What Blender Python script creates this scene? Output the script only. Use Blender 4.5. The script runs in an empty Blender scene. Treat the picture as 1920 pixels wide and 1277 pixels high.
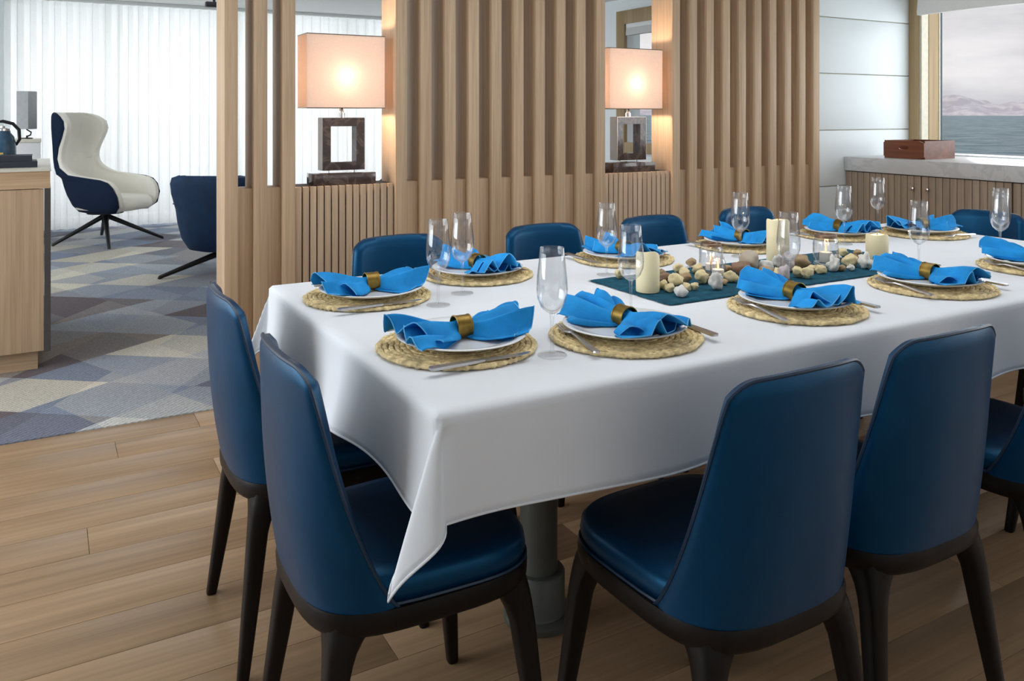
import bpy, bmesh, math, random
from mathutils import Vector, Matrix, noise
import numpy as np

PI = math.pi
scene = bpy.context.scene
C = scene.collection

# ------------------------------------------------------------------ camera
cam_data = bpy.data.cameras.new('camera')
cam = bpy.data.objects.new('camera', cam_data)
C.objects.link(cam)
cam.location = (0, 0, 1.23)
cam.rotation_euler = (PI / 2, 0, -math.atan2(0.4921, 0.8705))
cam_data.sensor_width = 36
cam_data.lens = 1549.0 / 1920 * 36
cam_data.shift_y = -(638.5 - 212) / 1920
cam_data.clip_start = 0.05
cam_data.clip_end = 20000
scene.camera = cam

# ------------------------------------------------------------------ world
world = bpy.data.worlds.new('overcast_sky')
scene.world = world
world.use_nodes = True
wn, wl = world.node_tree.nodes, world.node_tree.links
wn.clear()
w_out = wn.new('ShaderNodeOutputWorld')
w_bg = wn.new('ShaderNodeBackground')
w_tc = wn.new('ShaderNodeTexCoord')
w_map = wn.new('ShaderNodeMapping')
w_map.inputs['Scale'].default_value = (3.0, 3.0, 12.0)
w_no = wn.new('ShaderNodeTexNoise')
w_no.inputs['Scale'].default_value = 1.6
w_no.inputs['Detail'].default_value = 6
w_ramp = wn.new('ShaderNodeValToRGB')
w_ramp.color_ramp.elements[0].position = 0.36
w_ramp.color_ramp.elements[0].color = (0.66, 0.64, 0.68, 1)
w_ramp.color_ramp.elements[1].position = 0.60
w_ramp.color_ramp.elements[1].color = (0.94, 0.90, 0.91, 1)
wl.new(w_tc.outputs['Generated'], w_map.inputs['Vector'])
wl.new(w_map.outputs[0], w_no.inputs['Vector'])
wl.new(w_no.outputs[0], w_ramp.inputs[0])
wl.new(w_ramp.outputs[0], w_bg.inputs[0])
w_bg.inputs[1].default_value = 1.0
wl.new(w_bg.outputs[0], w_out.inputs[0])

# ------------------------------------------------------------------ daylight through the windows, ceiling light, added rear fill
def area(name, loc, rot, sx, sy, power, color):
    d = bpy.data.lights.new(name, 'AREA')
    d.shape = 'RECTANGLE'; d.size = sx; d.size_y = sy
    d.energy = power; d.color = color
    o = bpy.data.objects.new(name, d); C.objects.link(o)
    o.location = loc; o.rotation_euler = rot
    return o
area('daylight_lounge_windows', (2.4, 10.35, 1.3), (-PI / 2, 0, 0), 6.0, 2.2, 90, (0.97, 0.985, 1.0))
area('daylight_port_windows', (-2.75, 2.9, 1.5), (0, -PI / 2, 0), 1.7, 3.0, 100, (0.86, 0.94, 1.0))
area('daylight_lounge_port', (-2.75, 6.6, 1.5), (0, -PI / 2, 0), 1.7, 3.6, 60, (0.90, 0.96, 1.0))
area('daylight_starboard_window', (5.5, -0.3, 1.5), (0, PI / 2, 0), 1.2, 2.2, 40, (0.95, 0.97, 1.0))
area('dining_ceiling_light', (1.7, 1.9, 2.40), (0, 0, 0), 2.6, 1.2, 23, (0.93, 0.97, 1.0))
area('lounge_ceiling_light', (2.0, 6.8, 2.40), (0, 0, 0), 3.0, 2.5, 20, (0.96, 0.98, 1.0))
area('rear_fill_light', (2.6, -2.15, 1.75), (PI / 2, 0, 0), 4.6, 1.1, 7, (0.88, 0.95, 1.0))  # unseen fill behind the camera, added to brighten white wall and cloth front
area('daylight_sea_window', (5.62, 2.4, 1.55), (0, PI / 2, 0), 1.15, 2.1, 28, (0.92, 0.96, 1.0))

scene.view_settings.view_transform = 'Standard'
scene.view_settings.look = 'None'
scene.view_settings.gamma = 1
scene.view_settings.exposure = 0.0
scene.view_settings.use_curve_mapping = False
scene.cycles.transparent_max_bounces = 32

# ------------------------------------------------------------------ materials
def new_mat(name):
    m = bpy.data.materials.new(name); m.use_nodes = True
    nt = m.node_tree
    b = nt.nodes['Principled BSDF']
    return m, nt, b

def mixrgb(nt, fac, a, b, mode='MIX'):
    n = nt.nodes.new('ShaderNodeMix'); n.data_type = 'RGBA'; n.blend_type = mode
    def put(sock, v):
        if hasattr(v, 'is_output') or isinstance(v, bpy.types.NodeSocket): nt.links.new(v, sock)
        else: sock.default_value = v if not isinstance(v, (tuple, list)) or len(v) == 4 else (*v, 1)
    put(n.inputs[0], fac); put(n.inputs[6], a); put(n.inputs[7], b)
    return n.outputs[2]

def coords(nt, scale=(1, 1, 1), randomize=True, kind='Object', rot=(0, 0, 0)):
    tc = nt.nodes.new('ShaderNodeTexCoord')
    mp = nt.nodes.new('ShaderNodeMapping')
    mp.inputs['Scale'].default_value = scale
    mp.inputs['Rotation'].default_value = rot
    src = tc.outputs[kind]
    if randomize:
        oi = nt.nodes.new('ShaderNodeObjectInfo')
        mul = nt.nodes.new('ShaderNodeVectorMath'); mul.operation = 'SCALE'
        mul.inputs[0].default_value = (17.3, 11.7, 23.1)
        nt.links.new(oi.outputs['Random'], mul.inputs['Scale'])
        add = nt.nodes.new('ShaderNodeVectorMath'); add.operation = 'ADD'
        nt.links.new(src, add.inputs[0]); nt.links.new(mul.outputs[0], add.inputs[1])
        src = add.outputs[0]
    nt.links.new(src, mp.inputs['Vector'])
    return mp.outputs[0]

def noise_tex(nt, vec, scale, detail=4, rough=0.55, dist=0.0):
    n = nt.nodes.new('ShaderNodeTexNoise')
    n.inputs['Scale'].default_value = scale; n.inputs['Detail'].default_value = detail
    n.inputs['Roughness'].default_value = rough; n.inputs['Distortion'].default_value = dist
    nt.links.new(vec, n.inputs['Vector'])
    return n.outputs[0]

def ramp(nt, fac, stops, interp='LINEAR'):
    r = nt.nodes.new('ShaderNodeValToRGB'); cr = r.color_ramp; cr.interpolation = interp
    while len(cr.elements) < len(stops): cr.elements.new(0.5)
    for e, (p, c) in zip(cr.elements, stops):
        e.position = p; e.color = (*c, 1) if len(c) == 3 else c
    nt.links.new(fac, r.inputs[0])
    return r.outputs[0]

def bump(nt, bsdf, height, strength=0.2, dist=0.002):
    b = nt.nodes.new('ShaderNodeBump'); b.inputs['Strength'].default_value = strength
    b.inputs['Distance'].default_value = dist
    nt.links.new(height, b.inputs['Height']); nt.links.new(b.outputs[0], bsdf.inputs['Normal'])

def wood(name, light, dark, axis, rough=0.5, vary=0.12, gs=1.0, spec=0.3):
    """grain runs along axis 0/1/2"""
    m, nt, b = new_mat(name)
    sc = [26 * gs, 26 * gs, 26 * gs]; sc[axis] = 0.9 * gs
    v = coords(nt, tuple(sc))
    n1 = noise_tex(nt, v, 1.0, 6, 0.62, 0.4)
    sc2 = [90 * gs, 90 * gs, 90 * gs]; sc2[axis] = 2.0 * gs
    n2 = noise_tex(nt, coords(nt, tuple(sc2)), 1.2, 3)
    col = ramp(nt, n1, [(0.30, dark), (0.68, light)])
    fine = ramp(nt, n2, [(0.30, (0.78, 0.78, 0.78)), (0.62, (1.06, 1.06, 1.06))])
    col = mixrgb(nt, 0.8, col, fine, 'MULTIPLY')
    oi = nt.nodes.new('ShaderNodeObjectInfo')
    tone = ramp(nt, oi.outputs['Random'], [(0.0, (1 - vary, 1 - vary, 1 - vary * 1.1)), (1.0, (1 + vary, 1 + vary, 1 + vary))])
    col = mixrgb(nt, 1.0, col, tone, 'MULTIPLY')
    nt.links.new(col, b.inputs['Base Color'])
    b.inputs['Roughness'].default_value = rough
    b.inputs['Specular IOR Level'].default_value = spec
    bump(nt, b, n2, 0.12, 0.001)
    return m

def plain(name, col, rough=0.5, metal=0.0, spec=0.5, var=0.06, nscale=30, bumps=0.0, bscale=200, bdist=0.001, **kw):
    m, nt, b = new_mat(name)
    v = coords(nt)
    n = noise_tex(nt, v, nscale, 3)
    lo = tuple(max(0, c * (1 - var)) for c in col); hi = tuple(min(1, c * (1 + var)) for c in col)
    nt.links.new(ramp(nt, n, [(0.3, lo), (0.7, hi)]), b.inputs['Base Color'])
    b.inputs['Roughness'].default_value = rough
    b.inputs['Metallic'].default_value = metal
    b.inputs['Specular IOR Level'].default_value = spec
    for k, val in kw.items(): b.inputs[k].default_value = val
    if bumps > 0: bump(nt, b, noise_tex(nt, v, bscale, 2), bumps, bdist)
    return m

def thin_glass(name, tint=(0.97, 0.98, 0.98), edge=(0.55, 0.58, 0.60), f0=0.04, refl=0.7):
    m = bpy.data.materials.new(name); m.use_nodes = True; nt = m.node_tree; nt.nodes.clear()
    out = nt.nodes.new('ShaderNodeOutputMaterial')
    tr = nt.nodes.new('ShaderNodeBsdfTransparent')
    gl = nt.nodes.new('ShaderNodeBsdfGlossy'); gl.inputs['Roughness'].default_value = 0.02
    lw = nt.nodes.new('ShaderNodeLayerWeight'); lw.inputs['Blend'].default_value = 0.35
    c = ramp(nt, lw.outputs['Facing'], [(0.70, tint), (1.0, edge)])
    nt.links.new(c, tr.inputs['Color'])
    lw2 = nt.nodes.new('ShaderNodeLayerWeight'); lw2.inputs['Blend'].default_value = 0.5
    pw_ = nt.nodes.new('ShaderNodeMath'); pw_.operation = 'POWER'; pw_.inputs[1].default_value = 4.0
    nt.links.new(lw2.outputs['Facing'], pw_.inputs[0])
    ma = nt.nodes.new('ShaderNodeMath'); ma.operation = 'MULTIPLY_ADD'; ma.inputs[1].default_value = refl; ma.inputs[2].default_value = f0
    nt.links.new(pw_.outputs[0], ma.inputs[0])
    mx = nt.nodes.new('ShaderNodeMixShader')
    nt.links.new(ma.outputs[0], mx.inputs[0]); nt.links.new(tr.outputs[0], mx.inputs[1]); nt.links.new(gl.outputs[0], mx.inputs[2])
    nt.links.new(mx.outputs[0], out.inputs[0])
    return m

def translucent(name, col, trans=0.5, see=0.0, sheer=False):
    m = bpy.data.materials.new(name); m.use_nodes = True; nt = m.node_tree; nt.nodes.clear()
    out = nt.nodes.new('ShaderNodeOutputMaterial')
    v = coords(nt, (140, 140, 140))
    n = noise_tex(nt, v, 1.0, 2)
    c = ramp(nt, n, [(0.3, tuple(x * 0.94 for x in col)), (0.7, col)])
    di = nt.nodes.new('ShaderNodeBsdfDiffuse'); tl = nt.nodes.new('ShaderNodeBsdfTranslucent')
    nt.links.new(c, di.inputs[0]); nt.links.new(c, tl.inputs[0])
    mx = nt.nodes.new('ShaderNodeMixShader'); mx.inputs[0].default_value = trans
    nt.links.new(di.outputs[0], mx.inputs[1]); nt.links.new(tl.outputs[0], mx.inputs[2])
    last = mx
    if see > 0:
        tp = nt.nodes.new('ShaderNodeBsdfTransparent')
        m2 = nt.nodes.new('ShaderNodeMixShader'); m2.inputs[0].default_value = see
        if sheer:
            lw = nt.nodes.new('ShaderNodeLayerWeight'); lw.inputs['Blend'].default_value = 0.5
            sv = ramp(nt, lw.outputs['Facing'], [(0.0, (see, see, see)), (0.75, (0.04, 0.04, 0.04))])
            nt.links.new(sv, m2.inputs[0])
        nt.links.new(mx.outputs[0], m2.inputs[1]); nt.links.new(tp.outputs[0], m2.inputs[2]); last = m2
    nt.links.new(last.outputs[0], out.inputs[0])
    return m

M = {}
M['oak_v'] = wood('oak_vertical_grain', (0.60, 0.43, 0.285), (0.50, 0.345, 0.22), 2, 0.5, 0.05)
M['oak_x'] = wood('oak_horizontal_grain', (0.56, 0.39, 0.245), (0.45, 0.30, 0.18), 0, 0.5, 0.05)
M['flute'] = wood('fluted_oak', (0.53, 0.39, 0.27), (0.44, 0.31, 0.205), 2, 0.55, 0.06)
M['flute_backlit'] = wood('backlit_fluted_oak', (0.36, 0.275, 0.205), (0.29, 0.215, 0.155), 2, 0.55, 0.05)  # oak darkened and greyed: the sideboard's backlit dimness is put into the colour
M['plank'] = wood('oak_floor_plank', (0.40, 0.26, 0.15), (0.30, 0.19, 0.107), 0, 0.40, 0.10, 0.55, 0.35)
M['groove'] = plain('dark_groove', (0.05, 0.035, 0.025), 0.7)
M['wenge'] = wood('dark_stained_wood', (0.011, 0.008, 0.007), (0.006, 0.0045, 0.004), 2, 0.42, 0.1, 1.0, 0.2)
M['leather'] = plain('navy_leather', (0.002, 0.029, 0.083), 0.38, 0, 0.75, 0.10, 14, 0.25, 420, 0.0006)
_lb = M['leather'].node_tree.nodes['Principled BSDF']
_lb.inputs['Specular Tint'].default_value = (0.12, 0.55, 1.0, 1)
M['piping'] = plain('navy_piping', (0.008, 0.03, 0.07), 0.4, 0, 0.5)
M['cloth'] = plain('white_table_linen', (0.78, 0.80, 0.84), 0.85, 0, 0.2, 0.015, 8, 0.12, 900, 0.0004)
M['napkin'] = plain('blue_linen', (0.012, 0.27, 0.66), 0.75, 0, 0.25, 0.18, 20, 0.35, 700, 0.0006)
M['hem'] = plain('napkin_hem_stitching', (0.12, 0.45, 0.80), 0.8, 0, 0.2)
M['straw'] = plain('woven_straw', (0.74, 0.56, 0.30), 0.75, 0, 0.25, 0.42, 70, 0.5, 500, 0.001)
M['ceramic'] = plain('white_ceramic', (0.82, 0.83, 0.84), 0.12, 0, 0.5, 0.01)
M['steel'] = plain('brushed_cutlery_steel', (0.52, 0.50, 0.50), 0.28, 1.0, 0.5, 0.08, 60)
M['brass'] = plain('antique_brass', (0.24, 0.155, 0.04), 0.42, 1.0, 0.5, 0.25, 50, 0.2, 160, 0.0008)
M['pedestal'] = plain('grey_green_metal', (0.095, 0.10, 0.09), 0.42, 0.25, 0.5, 0.05)
M['glass'] = thin_glass('clear_glass', (0.975, 0.98, 0.985), (0.50, 0.53, 0.56), 0.085, 0.9)
M['foot_glass'] = thin_glass('clear_glass_foot', (0.98, 0.985, 0.99), (0.86, 0.88, 0.90), 0.06, 0.6)
M['pane'] = thin_glass('window_pane', (0.97, 0.98, 0.98), (0.9, 0.92, 0.92), 0.02, 0.4)
M['runner'] = plain('teal_runner', (0.010, 0.075, 0.12), 0.9, 0, 0.15, 0.35, 40, 0.5, 260, 0.001)
M['wax'] = plain('ivory_wax', (0.92, 0.80, 0.52), 0.5, 0, 0.4, 0.03, 12, 0.1, 60, 0.001)
M['wax'].node_tree.nodes['Principled BSDF'].inputs['Subsurface Weight'].default_value = 0.35
M['wax'].node_tree.nodes['Principled BSDF'].inputs['Subsurface Radius'].default_value = (0.03, 0.018, 0.008)
M['wick'] = plain('black_wick', (0.02, 0.018, 0.016), 0.9)
M['tea_wax'] = plain('white_wax', (0.80, 0.77, 0.74), 0.5)
M['marble'] = None
M['white_wall'] = plain('white_wall_panel', (0.83, 0.885, 0.90), 0.5, 0, 0.3, 0.015, 3)
M['ceiling'] = plain('white_ceiling', (0.72, 0.73, 0.72), 0.8, 0, 0.2, 0.01, 2)
M['sheer'] = translucent('sheer_curtain', (0.94, 0.95, 0.95), 0.55, 0.16, True)
M['blind'] = translucent('blind_fabric', (0.80, 0.79, 0.77), 0.25)
M['shade'] = translucent('peach_lamp_shade', (0.95, 0.86, 0.80), 0.55)
M['grey_shade'] = plain('grey_lamp_shade', (0.42, 0.43, 0.44), 0.8)
M['chrome'] = plain('chrome', (0.75, 0.75, 0.76), 0.12, 1.0)
M['black'] = plain('black_metal', (0.012, 0.012, 0.014), 0.45, 0.3)
M['navy_fabric'] = plain('navy_wool', (0.008, 0.018, 0.045), 0.9, 0, 0.2, 0.15, 60, 0.3, 400)
M['blue_fabric'] = plain('blue_velvet', (0.008, 0.032, 0.085), 0.7, 0, 0.3, 0.2, 12)
M['cream'] = plain('cream_leather', (0.82, 0.79, 0.70), 0.5, 0, 0.4, 0.03, 8)
M['counter'] = plain('cream_countertop', (0.74, 0.70, 0.60), 0.35, 0, 0.5, 0.03)
M['dark_edge'] = plain('dark_grey_edge', (0.055, 0.052, 0.05), 0.5)
M['kettle'] = plain('steel_blue_enamel', (0.03, 0.08, 0.14), 0.25, 0, 0.5, 0.1)
M['book'] = plain('dark_book_cover', (0.02, 0.025, 0.04), 0.5)
M['paper'] = plain('book_pages', (0.75, 0.73, 0.68), 0.8)
M['mahogany'] = wood('red_brown_wood', (0.20, 0.065, 0.03), (0.13, 0.04, 0.02), 1, 0.3, 0.05, 0.8, 0.5)
M['frame_wood'] = wood('window_frame_wood', (0.42, 0.30, 0.16), (0.32, 0.22, 0.11), 2, 0.5, 0.05)
M['jamb_cream'] = plain('cream_jamb', (0.62, 0.57, 0.45), 0.6)
M['gasket'] = plain('dark_blue_gasket', (0.03, 0.06, 0.09), 0.5)

def marble(name, c1, c2, c3, scale, rough):
    m, nt, b = new_mat(name)
    v = coords(nt, (1, 1, 1))
    n = noise_tex(nt, v, scale, 8, 0.6, 1.4)
    c = ramp(nt, n, [(0.30, c1), (0.50, c2), (0.54, c3), (0.62, c2)])
    nt.links.new(c, b.inputs['Base Color']); b.inputs['Roughness'].default_value = rough
    return m
M['marble'] = marble('grey_white_marble', (0.56, 0.56, 0.57), (0.62, 0.62, 0.62), (0.52, 0.52, 0.53), 3.0, 0.3)
M['dark_marble'] = marble('brown_polished_marble', (0.05, 0.034, 0.030), (0.072, 0.05, 0.044), (0.14, 0.10, 0.085), 9.0, 0.06)
M['frame_edge'] = plain('pale_bronze_edge', (0.45, 0.38, 0.33), 0.2, 0.9)

# carpet: patchwork of diamonds
def carpet():
    m, nt, b = new_mat('diamond_patchwork_carpet')
    def cells(rot, sx, sy, off):
        tc = nt.nodes.new('ShaderNodeTexCoord'); mp = nt.nodes.new('ShaderNodeMapping')
        mp.inputs['Rotation'].default_value = (0, 0, rot); mp.inputs['Scale'].default_value = (sx, sy, 1); mp.inputs['Location'].default_value = off
        nt.links.new(tc.outputs['Object'], mp.inputs[0])
        fl = nt.nodes.new('ShaderNodeVectorMath'); fl.operation = 'FLOOR'; nt.links.new(mp.outputs[0], fl.inputs[0])
        fz = nt.nodes.new('ShaderNodeVectorMath'); fz.operation = 'MULTIPLY'; fz.inputs[1].default_value = (1, 1, 0)
        nt.links.new(fl.outputs[0], fz.inputs[0])
        wnz = nt.nodes.new('ShaderNodeTexWhiteNoise'); wnz.noise_dimensions = '2D'; nt.links.new(fz.outputs[0], wnz.inputs['Vector'])
        return wnz.outputs[0]
    pal = [(0.0, (0.36, 0.40, 0.46)), (0.16, (0.24, 0.28, 0.36)), (0.32, (0.66, 0.62, 0.52)), (0.46, (0.34, 0.36, 0.40)),
           (0.60, (0.15, 0.12, 0.12)), (0.74, (0.54, 0.54, 0.54)), (0.88, (0.16, 0.16, 0.20))]
    a = ramp(nt, cells(math.radians(46), 2.1, 2.9, (0.35, 0.2, 0)), pal, 'CONSTANT')
    c2 = ramp(nt, cells(math.radians(50), 3.1, 1.7, (0.1, 0.6, 0)), pal, 'CONSTANT')
    col = mixrgb(nt, 0.26, a, c2)
    v = coords(nt, (1, 1, 1), False)
    wv = nt.nodes.new('ShaderNodeTexWave'); wv.inputs['Scale'].default_value = 16; wv.inputs['Distortion'].default_value = 1.5
    mp = nt.nodes.new('ShaderNodeMapping'); mp.inputs['Rotation'].default_value = (0, 0, math.radians(46)); nt.links.new(v, mp.inputs[0]); nt.links.new(mp.outputs[0], wv.inputs[0])
    g = ramp(nt, noise_tex(nt, v, 160, 3), [(0.3, (0.72, 0.72, 0.72)), (0.7, (1.2, 1.2, 1.2))])
    s = ramp(nt, wv.outputs['Fac'], [(0.2, (0.80, 0.80, 0.80)), (0.6, (1.1, 1.1, 1.1))])
    col = mixrgb(nt, 1.0, col, g, 'MULTIPLY'); col = mixrgb(nt, 0.8, col, s, 'MULTIPLY')
    nt.links.new(col, b.inputs['Base Color']); b.inputs['Roughness'].default_value = 0.95; b.inputs['Specular IOR Level'].default_value = 0.1
    bump(nt, b, noise_tex(nt, v, 300, 2), 0.4, 0.004)
    return m
M['carpet'] = carpet()

def sea_mat():
    m, nt, b = new_mat('grey_blue_sea')
    v = coords(nt, (1, 1, 1), False)
    n = noise_tex(nt, v, 0.10, 8, 0.7)
    nt.links.new(ramp(nt, n, [(0.38, (0.14, 0.25, 0.30)), (0.62, (0.40, 0.52, 0.56))]), b.inputs['Base Color'])
    b.inputs['Roughness'].default_value = 0.7
    bump(nt, b, n, 1.0, 3.0)
    return m
M['sea'] = sea_mat()
def mountain_mat():
    m, nt, b = new_mat('hazy_snow_mountain')
    v = coords(nt, (1, 1, 1), False)
    n = noise_tex(nt, v, 0.02, 8, 0.65)
    nt.links.new(ramp(nt, n, [(0.42, (0.60, 0.57, 0.64)), (0.60, (0.86, 0.82, 0.84))]), b.inputs['Base Color'])
    b.inputs['Roughness'].default_value = 1.0
    return m
M['mountain'] = mountain_mat()

def stone_mat(name, c1, c2, sc=40):
    m, nt, b = new_mat(name)
    v = coords(nt)
    nt.links.new(ramp(nt, noise_tex(nt, v, sc, 4), [(0.35, c1), (0.65, c2)]), b.inputs['Base Color'])
    b.inputs['Roughness'].default_value = 0.6
    bump(nt, b, noise_tex(nt, v, 120, 2), 0.3, 0.002)
    return m
M['st_cream'] = stone_mat('cream_pebble', (0.62, 0.48, 0.22), (0.92, 0.80, 0.50))
M['st_tan'] = stone_mat('tan_pebble', (0.30, 0.19, 0.09), (0.50, 0.36, 0.20))
M['st_brown'] = stone_mat('brown_pebble', (0.16, 0.085, 0.05), (0.33, 0.20, 0.12))
M['st_white'] = stone_mat('white_stone', (0.66, 0.63, 0.58), (0.84, 0.82, 0.78))
M['st_spot'] = stone_mat('speckled_shell', (0.22, 0.15, 0.10), (0.72, 0.64, 0.52), 110)
M['st_mauve'] = stone_mat('mauve_shell', (0.40, 0.32, 0.33), (0.70, 0.62, 0.60), 70)
def emit_mat(name, col, s):
    m = bpy.data.materials.new(name); m.use_nodes = True; nt = m.node_tree; nt.nodes.clear()
    o = nt.nodes.new('ShaderNodeOutputMaterial'); e = nt.nodes.new('ShaderNodeEmission')
    e.inputs[0].default_value = (*col, 1); e.inputs[1].default_value = s; nt.links.new(e.outputs[0], o.inputs[0])
    return m
M['flame'] = emit_mat('candle_flame', (1.0, 0.55, 0.28), 2.2)
M['bulb'] = emit_mat('lamp_bulb', (1.0, 0.62, 0.32), 6.0)

# ------------------------------------------------------------------ mesh helpers
class MB:
    def __init__(self): self.v = []; self.f = []
    def add(self, vs, fs):
        o = len(self.v); self.v += [tuple(p) for p in vs]; self.f += [tuple(i + o for i in f) for f in fs]
    def box(self, x0, x1, y0, y1, z0, z1, bev=0.0):
        if bev <= 0:
            vs = [(x, y, z) for z in (z0, z1) for y in (y0, y1) for x in (x0, x1)]
            self.add(vs, [(0, 2, 3, 1), (4, 5, 7, 6), (0, 1, 5, 4), (2, 6, 7, 3), (0, 4, 6, 2), (1, 3, 7, 5)])
        else:
            bm = bmesh.new(); bmesh.ops.create_cube(bm, size=1)
            for v in bm.verts:
                v.co = ((x0 + x1) / 2 + v.co.x * (x1 - x0), (y0 + y1) / 2 + v.co.y * (y1 - y0), (z0 + z1) / 2 + v.co.z * (z1 - z0))
            bmesh.ops.bevel(bm, geom=bm.edges[:], offset=bev, segments=2, affect='EDGES', profile=0.5)
            bm.verts.index_update()
            self.add([v.co[:] for v in bm.verts], [[v.index for v in f.verts] for f in bm.faces]); bm.free()
    def rings(self, rs, cap0=True, cap1=True, closed=True):
        n = len(rs[0]); vs = [p for r in rs for p in r]; fs = []
        for i in range(len(rs) - 1):
            for j in range(n if closed else n - 1):
                k = (j + 1) % n
                fs.append((i * n + j, i * n + k, (i + 1) * n + k, (i + 1) * n + j))
        if cap0: fs.append(tuple(reversed(range(n))))
        if cap1: fs.append(tuple((len(rs) - 1) * n + j for j in range(n)))
        self.add(vs, fs)
    def lathe(self, prof, seg=32, cx=0, cy=0):
        rs = [[(cx + max(r, 1e-4) * math.cos(2 * PI * k / seg), cy + max(r, 1e-4) * math.sin(2 * PI * k / seg), z) for k in range(seg)] for r, z in prof]
        self.rings(rs)
    def tube(self, pts, rad, seg=8):
        pts = [Vector(p) for p in pts]; n = len(pts)
        if not hasattr(rad, '__len__'): rad = [rad] * n
        rs = []; up = None
        for i, p in enumerate(pts):
            t = (pts[min(i + 1, n - 1)] - pts[max(i - 1, 0)]).normalized()
            if up is None:
                up = Vector((0, 0, 1)) if abs(t.z) < 0.9 else Vector((1, 0, 0))
            a = t.cross(up).normalized(); bb = a.cross(t).normalized(); up = bb
            rs.append([tuple(p + (a * math.cos(2 * PI * k / seg) + bb * math.sin(2 * PI * k / seg)) * rad[i]) for k in range(seg)])
        self.rings(rs)
    def loop_tube(self, pts, rad, seg=6):
        pts = [Vector(p) for p in pts]; n = len(pts); rs = []
        for i, p in enumerate(pts):
            t = (pts[(i + 1) % n] - pts[i - 1]).normalized(); up = Vector((0, 0, 1)) if abs(t.z) < 0.95 else Vector((1, 0, 0))
            a = t.cross(up).normalized(); bb = a.cross(t).normalized()
            rs.append([tuple(p + (a * math.cos(2 * PI * k / seg) + bb * math.sin(2 * PI * k / seg)) * rad) for k in range(seg)])
        rs.append(rs[0]); self.rings(rs, False, False)
    def mesh(self, name, mat, smooth=True, angle=40):
        me = bpy.data.meshes.new(name)
        me.from_pydata(self.v, [], self.f); me.update()
        bm = bmesh.new(); bm.from_mesh(me); bmesh.ops.recalc_face_normals(bm, faces=bm.faces[:]); bm.to_mesh(me); bm.free()
        if smooth:
            me.shade_smooth(); me.set_sharp_from_angle(angle=math.radians(angle))
        me.materials.append(mat)
        return me
    def build(self, name, mat, parent=None, smooth=True, angle=40, loc=(0, 0, 0), rotz=0):
        return link(name, self.mesh(name, mat, smooth, angle), parent, loc, rotz)

def link(name, me, parent=None, loc=(0, 0, 0), rotz=0):
    o = bpy.data.objects.new(name, me); C.objects.link(o)
    o.location = loc; o.rotation_euler = (0, 0, rotz)
    if parent: o.parent = parent
    return o

def tag(o, label=None, cat=None, group=None, kind=None):
    if label: o['label'] = label
    if cat: o['category'] = cat
    if group: o['group'] = group
    if kind: o['kind'] = kind
    return o

def empty(name, label=None, cat=None, loc=(0, 0, 0), rotz=0, group=None, kind=None):
    o = bpy.data.objects.new(name, None); C.objects.link(o); o.empty_display_size = 0.1
    o.location = loc; o.rotation_euler = (0, 0, rotz)
    return tag(o, label, cat, group, kind)

def dup(root, loc, rotz, label):
    r = root.copy(); C.objects.link(r); r.location = loc; r.rotation_euler = (0, 0, rotz); r['label'] = label
    for ch in root.children:
        c = ch.copy(); C.objects.link(c); c.parent = r
        for g in ch.children:
            d = g.copy(); C.objects.link(d); d.parent = c
    return r

def bx(name, x0, x1, y0, y1, z0, z1, mat, parent=None, bev=0.0):
    """a box whose origin is its own centre"""
    mb = MB(); cx, cy, cz = (x0 + x1) / 2, (y0 + y1) / 2, (z0 + z1) / 2
    mb.box(x0 - cx, x1 - cx, y0 - cy, y1 - cy, z0 - cz, z1 - cz, bev)
    return mb.build(name, mat, parent, bev > 0, 30, (cx, cy, cz))

def sstep(a, b, x):
    t = min(1, max(0, (x - a) / (b - a))); return t * t * (3 - 2 * t)
def lerp(a, b, t): return a + (b - a) * t
def interp(tab, x): return float(np.interp(x, [t[0] for t in tab], [t[1] for t in tab]))

# ------------------------------------------------------------------ setting
XL, XR, YB, YF, ZC = -2.9, 5.25, -2.2, 9.95, 2.42
SY = 3.593          # front plane of the slat screen, wood floor ends here

# wood floor of single planks
floor = tag(bx('floor', XL, XR, YB, SY, -0.10, -0.012, M['groove']), 'oak plank floor of the dining area', 'floor', kind='structure')
random.seed(4)
pw = 0.168; plank_meshes = {}
row = 0; y = SY
while y > 0.1:
    x = XL + random.uniform(-1.4, 0)
    while x < XR:
        L = random.choice((1.1, 1.5, 1.9))
        a, b = max(x, XL), min(x + L, XR)
        if b - a > 0.05:
            full = abs(b - a - L) < 1e-6
            key = round(b - a, 4)
            if key not in plank_meshes:
                mb = MB(); mb.box(-(b - a) / 2 + 0.0006, (b - a) / 2 - 0.0006, -pw / 2 + 0.0006, pw / 2 - 0.0006, -0.012, 0.0, 0.0008)
                plank_meshes[key] = mb.mesh('plank', M['plank'], True, 30)
            o = link('plank', plank_meshes[key], floor, (0, 0, 0))
            o.location = (Vector(((a + b) / 2, y - pw / 2, 0)) - floor.location)
        x += L
    y -= pw
bx('rear_boards', XL, XR, YB, y, -0.012, 0.0, M['plank'], None)
rb = bpy.data.objects['rear_boards']; rb.parent = floor; rb.location = rb.location - floor.location
mb = MB(); mb.box(XL, XR, SY, YF + 0.4, -0.10, 0.004)
tag(mb.build('floor_carpet', M['carpet'], None, False), 'grey, blue and cream diamond patterned carpet in the lounge', 'carpet', kind='structure')
tag(bx('ceiling', XL, XR + 0.3, YB, YF + 0.1, ZC, ZC + 0.1, M['ceiling']), 'plain white ceiling', 'ceiling', kind='structure')
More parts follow.
